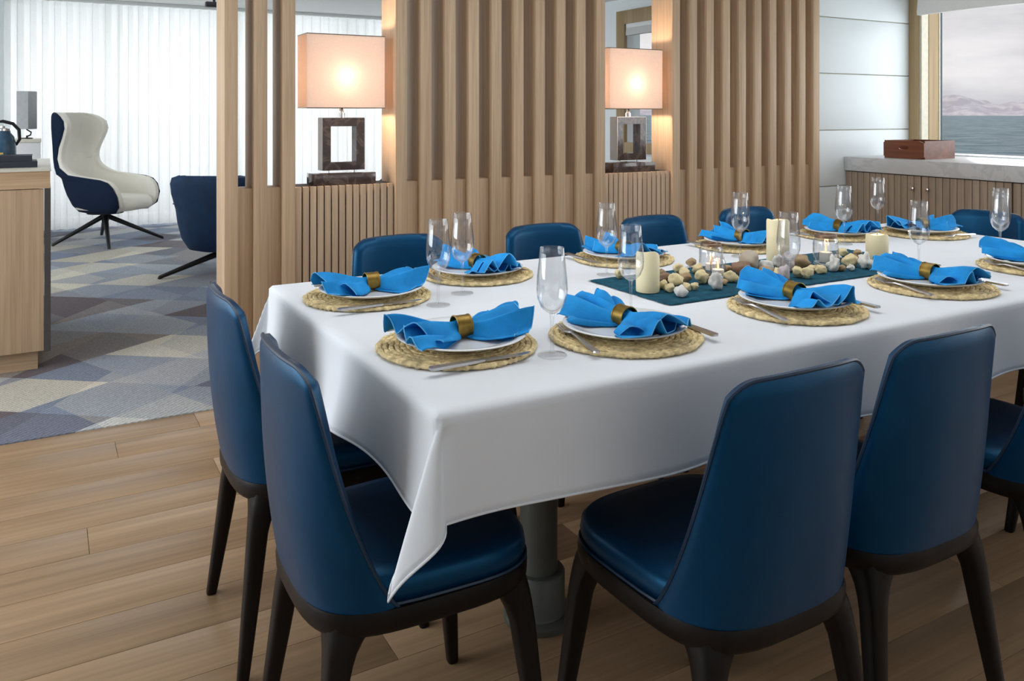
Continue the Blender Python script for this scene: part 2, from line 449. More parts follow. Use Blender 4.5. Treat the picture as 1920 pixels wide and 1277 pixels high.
# left wall with window openings (port side), rear wall
def wall_x(name, x0, x1, ya, yb, openings, mat, label):
    """wall in the plane x with rectangular openings (y0,y1,z0,z1)"""
    mb = MB(); ys = sorted(openings); cur = ya
    for (o0, o1, z0, z1) in ys:
        mb.box(x0, x1, cur, o0, 0, ZC); mb.box(x0, x1, o0, o1, 0, z0); mb.box(x0, x1, o0, o1, z1, ZC); cur = o1
    mb.box(x0, x1, cur, yb, 0, ZC)
    return tag(mb.build(name, mat, None, False), label, 'wall', kind='structure')
wall_x('wall_left', XL - 0.15, XL, YB, YF, [(1.35, 4.45, 0.6, 2.3), (4.8, 8.4, 0.6, 2.3)], M['white_wall'], 'white wall on the left of the dining area')
wall_x('wall_right', XR, XR + 0.22, YB, YF, [(-1.4, 0.8, 0.95, 2.2), (1.3, 3.575, 0.95, 2.2), (4.9, 6.93, 0.9, 2.22)], M['white_wall'], 'white outer wall with the sea windows')
mb = MB(); mb.box(XL, 0.2, YB - 0.1, YB, 0, ZC); mb.box(5.0, XR, YB - 0.1, YB, 0, ZC); mb.box(0.2, 5.0, YB - 0.1, YB, 0, 1.15); mb.box(0.2, 5.0, YB - 0.1, YB, 2.33, ZC)  # opening out of view, added together with the rear fill
tag(mb.build('wall_rear', M['white_wall'], None, False), 'white wall with an added light opening behind the viewer', 'wall', kind='structure')
mb = MB(); mb.box(XL, XR, YF, YF + 0.1, 0, 0.12); mb.box(XL, XR, YF, YF + 0.1, 2.36, ZC); mb.box(XL, -0.45, YF, YF + 0.1, 0.12, 2.36)
tag(mb.build('wall_back', M['white_wall'], None, False), 'window wall behind the sheer curtains', 'wall', kind='structure')
tag(bx('wall_stub', -1.1, -0.345, 9.25, 9.7, 0.004, ZC, M['white_wall'], None, 0.004), 'narrow white wall end at the left picture edge', 'wall', kind='structure')
# full-height windows behind the curtains
wg = empty('window_3', 'tall glazed window doors behind the sheer curtains', 'window', kind='structure')
for i, xm in enumerate((-0.42, 0.58, 1.9, 3.3, 4.6)):
    bx('mullion', xm - 0.035, xm + 0.035, YF + 0.01, YF + 0.08, 0.12, 2.36, M['jamb_cream'], wg)
for a, b in zip((-0.385, 0.615, 1.935, 3.335), (0.545, 1.865, 3.265, 4.565)):
    bx('pane', a, b, YF + 0.04, YF + 0.046, 0.12, 2.36, M['pane'], wg)

# white panelled wall to the right of the screen
wp = empty('wall_panelled', 'white wall of wide horizontal panels between slat screen and window', 'wall', kind='structure')
bx('backing', 4.262, XR, 3.665, 3.76, 0, ZC, M['jamb_cream'], wp)
zs = [0.0, 0.39, 0.755, 1.119, 1.487, 1.852, 2.22, ZC]
for z0, z1 in zip(zs[:-1], zs[1:]):
    bx('panel', 4.27, XR - 0.002, 3.65, 3.664, z0 + 0.003, z1 - 0.003, M['white_wall'], wp, 0.003)

# slat screen
sw = empty('wall_screen', 'oak slat screen dividing dining area and lounge', 'wall', kind='structure')
SD = 0.185
slat_mb = MB(); slat_mb.box(-0.0275, 0.0275, -SD / 2, SD / 2, 0, ZC, 0.002)
slat_me = slat_mb.mesh('slat', M['oak_v'], True, 30)
low_mb = MB(); low_mb.box(-0.0345, 0.0345, -0.06, 0.06, 0, 0.907, 0.002)
low_me = low_mb.mesh('low_panel', M['oak_v'], True, 30)
def starts(a, b, n): return [a + (b - a) * i / (n - 1) for i in range(n)]
groups = [[0.652, 0.774, 0.894], starts(1.413, 2.548, 10), starts(3.066, 4.212, 10)]
for g in groups:
    for i, xs in enumerate(g):
        link('slat', slat_me, sw, (xs + 0.0275, SY + SD / 2, 0))
        if i + 1 < len(g):
            wgap = g[i + 1] - xs - 0.055
            lo = link('low_panel', low_me, sw, (xs + 0.055 + wgap / 2, SY + 0.035 + 0.06, 0))
            lo.scale = ((wgap - 0.001) / 0.069, 1, 1)
# niches: fluted fronts with a ledge
fl_mb = MB(); fl_mb.box(-0.0135, 0.0135, -0.009, 0.009, 0, 0.905, 0.002)
fl_me = fl_mb.mesh('flute', M['flute'], True, 30)
for a, b in ((0.951, 1.411), (2.605, 3.064)):
    bx('niche_body', a, b, SY + 0.036, SY + SD, 0, 0.905, M['groove'], sw)
    n = 14; p = (b - a) / n
    for i in range(n):
        link('flute', fl_me, sw, (a + p * (i + 0.5), SY + 0.027, 0))
bx('trim_base', 0.65, 4.268, SY + 0.05, SY + 0.13, 0, 0.06, M['oak_x'], sw)

# right window (in view) and its surround, second one in the lounge
w1 = empty('window_1', 'large sea window at the right with wooden frame', 'window', kind='structure')
bx('face_trim', XR - 0.012, XR, 3.577, 3.648, 0.95, ZC, M['frame_wood'], w1)
bx('jamb_liner', XR, XR + 0.075, 3.560, 3.5745, 0.95, 2.2, M['jamb_cream'], w1)
bx('jamb_board', XR + 0.075, XR + 0.185, 3.556, 3.5745, 0.95, 2.2, M['frame_wood'], w1)
bx('jamb_strip', XR + 0.185, XR + 0.198, 3.552, 3.5745, 0.95, 2.2, M['jamb_cream'], w1)
bx('gasket', XR + 0.198, XR + 0.215, 3.550, 3.5745, 0.95, 2.2, M['gasket'], w1)
bx('pane', XR + 0.200, XR + 0.206, 1.3, 3.55, 0.95, 2.2, M['pane'], w1)
bx('sill', XR + 0.002, XR + 0.215, 1.305, 3.57, 0.935, 0.953, M['ceramic'], w1)
w2 = empty('window_2', 'wood framed sea window of the lounge seen through the right niche', 'window', kind='structure')
for (y0, y1, z0, z1) in ((6.86, 7.0, 0.82, 2.29), (4.83, 4.97, 0.82, 2.29), (4.97, 6.86, 2.15, 2.29), (4.97, 6.86, 0.82, 0.93)):
    bx('frame_board', XR - 0.04, XR - 0.001, y0, y1, z0, z1, M['frame_wood'], w2, 0.003)
bx('pane', XR + 0.13, XR + 0.136, 4.9, 6.93, 0.9, 2.22, M['pane'], w2)
bx('mullion', XR + 0.10, XR + 0.14, 6.30, 6.36, 0.9, 2.22, M['frame_wood'], w2)
w4 = empty('window_4', 'starboard window outside the picture', 'window', kind='structure')
bx('pane', XR + 0.20, XR + 0.206, -1.4, 0.8, 0.95, 2.2, M['pane'], w4)

def blind(label, x0, x1, y0, y1, z0, z1):
    e = empty('roman_blind', label, 'blind', (0, 0, 0))
    mb = MB(); n = 16; rs = []
    prof = [(x1, z1), (x1, z0 + 0.02), (x1 - 0.004, z0), (x0 + 0.004, z0), (x0, z0 + 0.02), (x0 + 0.012, z0 + 0.12), (x0 - 0.004, z0 + 0.14), (x0 + 0.012, z0 + 0.26), (x0 + 0.012, z1)]
    for i in range(n + 1):
        t = i / n; yy = lerp(y0, y1, t); sag = 0.004 * math.sin(t * PI * 3)
        rs.append([(px, yy, pz + (sag if pz < z1 else 0)) for px, pz in prof])
    mb.rings(rs); mb.build('fabric', M['blind'], e)
    bx('headrail', x0 + 0.005, x1 + 0.01, y0, y1, z1 - 0.002, z1 + 0.04, M['ceramic'], e)
    return e
blind('off-white roman blind hanging over the large window at right', XR - 0.055, XR - 0.014, 1.25, 3.56, 1.90, 2.375)
blind('off-white roman blind in the lounge window seen above the right lamp', XR - 0.03, XR + 0.03, 4.98, 6.85, 2.03, 2.11)

# sea and mountains
mb = MB(); mb.box(-6000, 9000, -6000, 9000, -7.2, -7.0)
tag(mb.build('sea', M['sea'], None, False), 'grey blue open sea outside the window', 'sea', kind='structure')
def mountains():
    mb = MB(); nx, ny = 90, 14; vs = []
    random.seed(2)
    for j in range(ny + 1):
        for i in range(nx + 1):
            s = i / nx; t = j / ny
            ang = math.radians(lerp(60, 20, s)); R = 3000 + 700 * t
            env = math.sin(PI * t) ** 0.8
            px = s * 14
            h = 26 + 40 * abs(noise.noise(Vector((px * 0.55, 3.1, 0.2)))) * 2 + 34 * noise.noise(Vector((px * 1.3, t * 3, 1.7))) + 16 * noise.noise(Vector((px * 3.7, t * 7, 5.2))) + 7 * noise.noise(Vector((px * 9, t * 16, 9)))
            vs.append((R * math.cos(ang), R * math.sin(ang), -7 + max(0, h) * env))
    fs = [(j * (nx + 1) + i, j * (nx + 1) + i + 1, (j + 1) * (nx + 1) + i + 1, (j + 1) * (nx + 1) + i) for j in range(ny) for i in range(nx)]
    mb.add(vs, fs)
    tag(mb.build('mountain_range', M['mountain'], None, True, 180), 'snowy mountains in haze on the horizon', 'mountain', kind='structure')
mountains()

# ------------------------------------------------------------------ dining table
TZ = 0.755
TX0, TX1, TY0, TY1 = 0.545, 3.17, 1.195, 2.305
tab = empty('dining_table', 'long dining table on round metal pedestals under the white cloth', 'table', (1.857, 1.75, 0))
def rel(o, p): return (p[0] - o.location.x, p[1] - o.location.y, p[2] - o.location.z)
mb = MB(); mb.box(TX0 - 1.857 + 0.008, TX1 - 1.857 - 0.008, TY0 - 1.75 + 0.008, TY1 - 1.75 - 0.008, 0.715, 0.751, 0.004)
mb.build('tabletop', M['oak_x'], tab)
for px in (1.05, 2.66):
    mb = MB(); mb.lathe([(0.0, 0.10), (0.046, 0.10), (0.046, 0.70), (0.07, 0.702), (0.07, 0.715), (0.0, 0.715)], 40)
    c = mb.build('pedestal', M['pedestal'], tab, loc=(px - 1.857, -0.025, 0))
    mb = MB(); mb.lathe([(0.0, 0.001), (0.085, 0.001), (0.087, 0.006), (0.087, 0.016), (0.083, 0.020), (0.066, 0.022), (0.064, 0.028), (0.064, 0.115), (0.060, 0.12), (0.0, 0.12)], 40)
    mb.build('base', M['pedestal'], c)

# ------------------------------------------------------------------ tablecloth
def tablecloth():
    D = 0.178; R = 0.009
    mb = MB()
    def profile(d):   # distance past the edge -> (outward, down)
        q = R * PI / 2
        if d <= q: a = d / R; return R * math.sin(a), R * (1 - math.cos(a))
        return R, R + (d - q)
    nxs = 110; nys = 60; nd = 14
    xs = [TX0 - D * (1 - i / nd) for i in range(nd)] + [lerp(TX0, TX1, i / nxs) for i in range(nxs + 1)] + [TX1 + D * (i + 1) / nd for i in range(nd)]
    ys = [TY0 - D * (1 - i / nd) for i in range(nd)] + [lerp(TY0, TY1, i / nys) for i in range(nys + 1)] + [TY1 + D * (i + 1) / nd for i in range(nd)]
    # corner radius handled through R: table edge line lies at TX0 etc.
    def pt(x, y):
        a = max(TX0 - x, x - TX1, 0); sx = -1 if x < TX0 else 1
        b = max(TY0 - y, y - TY1, 0); sy = -1 if y < TY0 else 1
        cx = min(max(x, TX0), TX1); cy = min(max(y, TY0), TY1)
        if a == 0 and b == 0:
            ed = min(x - TX0, TX1 - x, y - TY0, TY1 - y)
            z = TZ + 0.0008 * noise.noise(Vector((x * 3, y * 3, 0))) * sstep(0, 0.1, ed)
            return (x, y, z)
        if b == 0 or a == 0:
            d = a or b
            o, dn = profile(d); k = d / D
            if a: s, L0, L1, ph = y, TY0, TY1, (1.0 if sx < 0 else 4.0)
            else: s, L0, L1, ph = x, TX0, TX1, (2.2 if sy < 0 else 5.1)
            edge = sstep(0, 0.30, min(s - L0, L1 - s))
            if a and sx < 0:
                wav = 0.013 * math.cos((s - L0) / (L1 - L0) * PI * 5.0) + 0.004 * math.sin(s * 23)
            else:
                wav = 0.010 * math.sin(s * 6.5 + ph) + 0.006 * math.sin(s * 15 + ph * 2)
            out = o + k * (0.013 + wav * edge) * (0.25 + 0.75 * k)
            z = TZ - dn + 0.008 * k * k * math.sin(s * 9 + ph)
            if a: return (cx + sx * out, y, z)
            return (x, cy + sy * out, z)
        r = math.hypot(a, b); th = math.atan2(b, a)           # 0 -> hangs on the x side
        o, dn = profile(r); k = r / D
        w = math.sin(2 * th)
        al = math.radians(15) * w ** 0.8 * sstep(0, 0.06, r)
        drop = max(0, dn - R)
        out = o * 0.55 + drop * math.sin(al) + 0.013 * k * (0.25 + 0.75 * min(k, 1)) * 0.7
        dz = min(dn, R) + drop * math.cos(al) * (1 + 0.10 * w ** 3)
        # fold swings towards the short side and the hem buckles
        ang = th * th / (PI / 2)
        hx, hy = math.cos(ang), math.sin(ang)
        buck = 0.014 * k * math.sin(th * 6) * w
        ux, uy = -math.sin(PI / 4), math.cos(PI / 4)
        return (cx + sx * (out * hx * 1.1 + buck * ux), cy + sy * (out * hy * 1.1 + buck * uy), TZ - dz)
    vs = [pt(x, y) for y in ys for x in xs]
    W = len(xs)
    fs = [(j * W + i, j * W + i + 1, (j + 1) * W + i + 1, (j + 1) * W + i) for j in range(len(ys) - 1) for i in range(W - 1)]
    mb.add(vs, fs)
    o = mb.build('tablecloth', M['cloth'], None, True, 180)
    md = o.modifiers.new('cloth_thickness', 'SOLIDIFY'); md.thickness = 0.0016; md.offset = -1
    tag(o, 'long white linen tablecloth hanging over the dining table', 'tablecloth')
    # turned hem along the border
    b = [(x, ys[0]) for x in xs] + [(xs[-1], y) for y in ys] + [(x, ys[-1]) for x in reversed(xs)] + [(xs[0], y) for y in reversed(ys)]
    pts = [pt(*p) for p in b]
    clean = [pts[0]]
    for p in pts[1:]:
        if (Vector(p) - Vector(clean[-1])).length > 1e-4: clean.append(p)
    if (Vector(clean[0]) - Vector(clean[-1])).length < 1e-4: clean.pop()
    mb2 = MB(); mb2.loop_tube(clean, 0.0022, 6)
    mb2.build('hem', M['cloth'], o)
tablecloth()

# ------------------------------------------------------------------ dining chairs
def superellipse(n, hw_f, hw_b, hd, p, scale=1.0):
    pts = []
    for k in range(n):
        t = 2 * PI * k / n; c, s = math.cos(t), math.sin(t)
        yy = hd * math.copysign(abs(s) ** (2 / p), s); xx = math.copysign(abs(c) ** (2 / p), c)
        hw = lerp(hw_b, hw_f, (yy / hd + 1) / 2)
        pts.append((xx * hw * scale, yy * scale))
    return pts
def make_chair():
    e = empty('dining_chair')
    N = 56
    def ring(sc, z, dy=0.0): return [(x, y + dy, z) for x, y in superellipse(N, 0.204, 0.190, 0.212, 3.6, sc)]
    def sring(sc, z): return [(x * 0.985, y * 0.93 + 0.016, z) for x, y in superellipse(N, 0.204, 0.186, 0.212, 3.6, sc)]
    mb = MB(); mb.rings([sring(0.93, 0.405), sring(0.985, 0.412), sring(1.0, 0.428), sring(0.985, 0.446), sring(0.94, 0.456), sring(0.80, 0.461), sring(0.4, 0.459), sring(0.02, 0.457)])
    st = mb.build('seat', M['leather'], e, True, 60)
    mb = MB(); mb.loop_tube(sring(1.0, 0.410), 0.0035, 6); mb.build('piping', M['piping'], st)
    mb = MB(); mb.rings([ring(0.80, 0.372), ring(0.985, 0.368), ring(1.015, 0.378), ring(1.02, 0.398), ring(1.005, 0.408), ring(0.80, 0.409)])
    mb.build('seat_frame', M['wenge'], e, True, 50)
    # legs with a flared bracket at the frame
    for fx in (-1, 1):
        for fy in (-1, 1):
            tx, ty = fx * (0.158 if fy > 0 else 0.148), fy * 0.164
            bxp, byp = fx * (0.200 if fy > 0 else 0.192), (0.206 if fy > 0 else -0.214)
            mb = MB(); rs = []
            for z, sx, sy in ((0.396, 0.054, 0.054), (0.378, 0.050, 0.050), (0.368, 0.040, 0.040), (0.356, 0.033, 0.033), (0.340, 0.0275, 0.0275), (0.320, 0.0240, 0.0240), (0.30, 0.0220, 0.0220), (0.20, 0.019, 0.019), (0.06, 0.0145, 0.0145), (0.004, 0.0125, 0.0125), (0.0, 0.011, 0.011)):
                t = 1 - z / 0.40
                cx, cy = lerp(tx, bxp, t ** 1.1), lerp(ty, byp, t ** 1.1)
                g = max(0, (sx - 0.0220)) * 1.0
                rr = [(cx - fx * g + x, cy - fy * g + y, z) for x, y in superellipse(16, sx, sx, sy, 3.2)]
                rs.append(rr)
            mb.rings(rs); mb.build('leg', M['wenge'], e, True, 60)
    # backrest: curved shell wrapping the rear corners
    nu, nv = 48, 28; Z0 = 0.400
    def S(u, v):
        au = abs(u)
        # plan at the bottom follows the frame, at the top a shallow curve
        ang = u * math.radians(80.5)
        sb_, cb_ = math.sin(ang), math.cos(ang)
        xb = math.copysign(abs(sb_) ** (2 / 3.3), u) * 0.196; yb_ = -0.212 * abs(cb_) ** (2 / 3.3)
        xt = u * 0.168; yt_ = -0.250 + 0.028 * au ** 2.4
        w = v ** 0.75; w = w * (1.12 - 0.12 * w)
        x = lerp(xb, xt * 1.10, min(1, w)) if v < 1 else xt * 1.10
        x *= 1 - 0.135 * v ** 2.2
        yy = lerp(yb_, yt_, min(1, w)) - 0.008 * math.sin(PI * v)
        return Vector((x, yy, Z0 + (0.816 - Z0) * v))
    def corner(p, v, u):          # round off the two upper corners and arch the top edge
        q = Vector(p); au = abs(u)
        drop = 0.008 * au ** 2 + 0.024 * max(0, (au - 0.66) / 0.34) ** 2.4
        q.z -= drop * v ** 5
        return tuple(q)
    outer, inner, mid = [], [], []
    for j in range(nv + 1):
        ro, ri = [], []
        for i in range(nu + 1):
            u, v = -1 + 2 * i / nu, j / nv
            p = S(u, v); h = 1e-3
            du = S(min(u + h, 1), v) - S(max(u - h, -1), v); dv = S(u, min(v + h, 1)) - S(u, max(v - h, 0))
            n = du.cross(dv).normalized()
            if n.y < 0: n = -n
            rim = min(1, (1 - abs(u)) / 0.10) ; rim2 = min(1, (1 - v) / 0.06)
            rf = min(1 - (1 - rim) ** 2, 1 - (1 - rim2) ** 2) if True else 1
            t = (0.046 - 0.016 * v) * (0.62 + 0.38 * rf)
            ro.append(corner(p + n * (0.006 * (1 - rf)), v, u)); ri.append(corner(p + n * t, v, u))
        outer.append(ro); inner.append(ri)
    W = nu + 1
    vs = [p for r in outer for p in r] + [p for r in inner for p in r]; K = W * (nv + 1); fs = []
    for j in range(nv):
        for i in range(nu):
            a = j * W + i; fs.append((a, a + 1, a + W + 1, a + W)); fs.append((K + a, K + a + W, K + a + W + 1, K + a + 1))
    border = [j * W for j in range(nv + 1)] + [nv * W + i for i in range(1, W)] + [j * W + nu for j in range(nv - 1, -1, -1)] + [i for i in range(nu - 1, 0, -1)]
    nb = len(border)
    for q in range(nb):
        a, b = border[q], border[(q + 1) % nb]; fs.append((a, b, K + b, K + a))
    mb = MB(); mb.add(vs, fs)
    bk = mb.build('backrest', M['leather'], e, True, 55)
    open_border = [j * W for j in range(nv + 1)] + [nv * W + i for i in range(1, W)] + [j * W + nu for j in range(nv - 1, -1, -1)]
    mb = MB(); mb.tube([vs[q] for q in open_border], 0.0034, 6); mb.build('piping', M['piping'], bk)
    return e
CH_GROUP = 'navy leather dining chairs around the table'
proto = make_chair(); proto['category'] = 'chair'; proto['group'] = CH_GROUP
chairs = [
    (0.585, 2.03, -PI / 2, 'navy leather dining chair at the left table end, nearer the carpet'),
    (0.590, 1.48, -PI / 2, 'navy leather dining chair at the left table end under the hanging cloth corner'),
    (1.078, 1.165, 0, 'navy leather dining chair on the near side, first from the left, seen from behind'),
    (1.503, 1.185, 0, 'navy leather dining chair on the near side, second from the left'),
    (2.06, 1.19, 0, 'navy leather dining chair on the near side, cut by the right picture edge'),
    (2.67, 1.19, 0, 'navy leather dining chair on the near side, last towards the window wall'),
    (1.035, 2.385, PI, 'navy dining chair on the far side, first from the left, before the fluted niche'),
    (1.605, 2.385, PI, 'navy dining chair on the far side, second from the left'),
    (2.115, 2.385, PI, 'navy dining chair on the far side, third from the left'),
    (2.665, 2.42, PI, 'navy dining chair on the far side behind the tall candle, fourth from the left'),
    (3.23, 2.04, PI / 2, 'navy dining chair at the right table end before the fluted sideboard'),
    (3.23, 1.50, PI / 2, 'navy dining chair at the right table end, cut by the picture edge'),
]
for i, (x, y, r, lab) in enumerate(chairs):
    if i == 0:
        proto.location = (x, y, 0); proto.rotation_euler = (0, 0, r); proto['label'] = lab
    else: dup(proto, (x, y, 0), r, lab)

# ------------------------------------------------------------------ table lamps in the niches
def make_lamp(x, label):
    e = empty('table_lamp', label, 'lamp', (x, SY + 0.10, 0.9055), 0, 'lit table lamps in the screen niches')
    mb = MB(); mb.box(-0.145, 0.145, -0.058, 0.058, 0, 0.052, 0.002); mb.build('base', M['dark_marble'], e)
    for s in (-0.06, 0.06):
        mb = MB(); mb.tube([(s, 0, 0.050), (s, 0, 0.066)], 0.004, 8); mb.build('pin', M['chrome'], e)
    a, b, z0, z1, d, t = -0.098, 0.098, 0.064, 0.302, 0.033, 0.038
    def mitre(quad):
        m = MB(); m.rings([[(x_, -d, z_) for x_, z_ in quad], [(x_, d, z_) for x_, z_ in quad]]); return m
    i0, i1, k0, k1 = a + t, b - t, z0 + t, z1 - t
    fo = mitre([(a, z0), (b, z0), (i1, k0), (i0, k0)]).build('frame_rail', M['dark_marble'], e, False)
    mitre([(a, z1), (i0, k1), (i1, k1), (b, z1)]).build('frame_rail', M['dark_marble'], e, False)
    mitre([(a, z0), (i0, k0), (i0, k1), (a, z1)]).build('frame_stile', M['dark_marble'], e, False)
    mitre([(b, z0), (b, z1), (i1, k1), (i1, k0)]).build('frame_stile', M['dark_marble'], e, False)
    for (q0, q1, r0, r1) in ((a - 0.002, a, z0, z1), (b, b + 0.002, z0, z1), (a, b, z1, z1 + 0.002)):
        mb = MB(); mb.box(q0, q1, -d - 0.001, d + 0.001, r0, r1); mb.build('edge_trim', M['frame_edge'], e, False)
    mb = MB(); mb.lathe([(0.0, 0.304), (0.016, 0.304), (0.016, 0.325), (0.010, 0.328), (0.010, 0.345), (0.013, 0.35), (0.013, 0.40), (0.0, 0.40)], 20); mb.build('neck', M['chrome'], e)
    # open box shade
    hw, hd, s0, s1, th = 0.182, 0.075, 0.348, 0.678, 0.003
    mb = MB(); o = [(-hw, -hd), (hw, -hd), (hw, hd), (-hw, hd)]; i_ = [(-hw + th, -hd + th), (hw - th, -hd + th), (hw - th, hd - th), (-hw + th, hd - th)]
    mb.rings([[(x_, y_, s0) for x_, y_ in o], [(x_, y_, s1) for x_, y_ in o], [(x_, y_, s1) for x_, y_ in i_], [(x_, y_, s0) for x_, y_ in i_], [(x_, y_, s0) for x_, y_ in o]], False, False)
    sh = mb.build('shade', M['shade'], e, False)
    for z in (s0, s1):
        mb = MB(); mb.loop_tube([(x_, y_, z) for x_, y_ in o], 0.0022, 6); mb.build('shade_binding', M['frame_edge'], sh)
    mb = MB(); mb.lathe([(0.0, 0.40), (0.010, 0.401), (0.011, 0.41), (0.017, 0.425), (0.017, 0.437), (0.010, 0.448), (0.0, 0.451)], 20); mb.build('bulb', M['bulb'], e)
    ld = bpy.data.lights.new('bulb_light', 'POINT'); ld.energy = 15.0; ld.color = (1.0, 0.76, 0.56); ld.shadow_soft_size = 0.035
    lo = bpy.data.objects.new('bulb_light', ld); C.objects.link(lo); lo.parent = e; lo.location = (0.0, -0.022, 0.49)
    return e
make_lamp(1.187, 'lit table lamp with peach box shade in the left niche')
make_lamp(2.832, 'lit table lamp with peach box shade in the right niche')

# ------------------------------------------------------------------ place settings
def lathe_mesh(name, prof, mat, seg=48):
    mb = MB(); mb.lathe(prof, seg); return mb.mesh(name, mat, True, 50)
plate_me = lathe_mesh('dinner_plate', [(0.0, 0.0), (0.075, 0.0), (0.08, 0.003), (0.100, 0.007), (0.130, 0.0165), (0.132, 0.0185), (0.130, 0.0200), (0.118, 0.0175), (0.116, 0.0160), (0.098, 0.0115), (0.090, 0.0085), (0.080, 0.0072), (0.0, 0.0070)], M['ceramic'], 64)
GLASS_H = 0.212
glass_bowl = lathe_mesh('bowl', [(0.0045, 0.082), (0.012, 0.086), (0.0225, 0.096), (0.0290, 0.112), (0.0308, 0.130), (0.0295, 0.155), (0.0260, 0.185), (0.0238, 0.2115), (0.0232, 0.2120), (0.0226, 0.2113), (0.0250, 0.185), (0.0280, 0.155), (0.0298, 0.130), (0.0279, 0.113), (0.0215, 0.098), (0.011, 0.089), (0.0, 0.087)], M['glass'], 36)
glass_stem = lathe_mesh('stem', [(0.0, 0.004), (0.006, 0.005), (0.0038, 0.012), (0.0032, 0.03), (0.0032, 0.06), (0.0040, 0.076), (0.0060, 0.0845), (0.0, 0.0855)], M['glass'], 16)
glass_foot = lathe_mesh('foot', [(0.0, 0.0), (0.0290, 0.0), (0.0295, 0.0012), (0.0285, 0.0022), (0.014, 0.0035), (0.006, 0.0055), (0.0, 0.0058)], M['foot_glass'], 36)
def placemat_mesh():
    mb = MB(); random.seed(11); nr = 14; R = 0.161
    for k in range(nr):
        r = R * (k + 0.55) / nr; n = max(10, int(2 * PI * r / 0.0065)); tr = R / nr * 0.62
        rs = []
        for i in range(n):
            t = 2 * PI * i / n; f = 0.72 + 0.5 * random.random() if i % 2 else 0.62 + 0.3 * random.random()
            rr = r + random.uniform(-0.0016, 0.0016)
            rs.append([((rr + tr * f * math.cos(a)) * math.cos(t), (rr + tr * f * math.cos(a)) * math.sin(t), 0.006 + 0.0055 * f * math.sin(a)) for a in (0, PI / 3, 2 * PI / 3, PI, 4 * PI / 3, 5 * PI / 3)])
        rs.append(rs[0]); mb.rings(rs, False, False)
    z0 = min(v[2] for v in mb.v); mb.v = [(x, y, z - z0) for x, y, z in mb.v]
    return mb.mesh('placemat', M['straw'], True, 35)
mat_me = placemat_mesh(); MAT_H = 0.0115
def fork_mesh():
    mb = MB()
    def bar(st):   # list of (y, halfwidth, z, halfthick)
        mb.rings([[(-w, y, z - t), (w, y, z - t), (w * 0.8, y, z + t), (-w * 0.8, y, z + t)] for y, w, z, t in st])
    bar([(-0.098, 0.004, 0.0022, 0.0016), (-0.094, 0.0075, 0.0024, 0.0018), (-0.05, 0.006, 0.004, 0.0018), (0.0, 0.0032, 0.0075, 0.0018), (0.03, 0.0030, 0.0085, 0.0017), (0.042, 0.0085, 0.0070, 0.0013), (0.055, 0.0112, 0.0055, 0.0012), (0.060, 0.0112, 0.0052, 0.0012)])
    for k in range(4):
        x = -0.0093 + 0.0062 * k
        mb.rings([[(x - w, y, z - t), (x + w, y, z - t), (x + w, y, z + t), (x - w, y, z + t)] for y, w, z, t in ((0.058, 0.0018, 0.0053, 0.0011), (0.080, 0.0016, 0.0062, 0.0010), (0.100, 0.0007, 0.0100, 0.0006))])
    return mb.mesh('fork', M['steel'], True, 35)
def knife_mesh():
    mb = MB()
    mb.rings([[(-w, y, 0.0026 - t), (w, y, 0.0026 - t), (w, y, 0.0026 + t), (-w, y, 0.0026 + t)] for y, w, t in ((-0.105, 0.005, 0.002), (-0.100, 0.0085, 0.0026), (-0.05, 0.0075, 0.0026), (0.0, 0.0055, 0.0024), (0.006, 0.0045, 0.0018))])
    mb.rings([[(a, y, 0.0018), (b, y, 0.0026), (b, y, 0.0030), (a, y, 0.0038)] for y, a, b in ((0.004, -0.0045, 0.0045), (0.02, -0.005, 0.0085), (0.07, -0.005, 0.0095), (0.095, -0.0045, 0.006), (0.108, -0.004, -0.0025))])
    return mb.mesh('knife', M['steel'], True, 35)
fork_me, knife_me = fork_mesh(), knife_mesh()
def tri(x):                        # triangle wave, slightly rounded
    x = x / (2 * PI) % 1.0; q = 1 - 4 * abs(x - 0.5); return math.sin(q * PI / 2) * 0.45 + q * 0.55
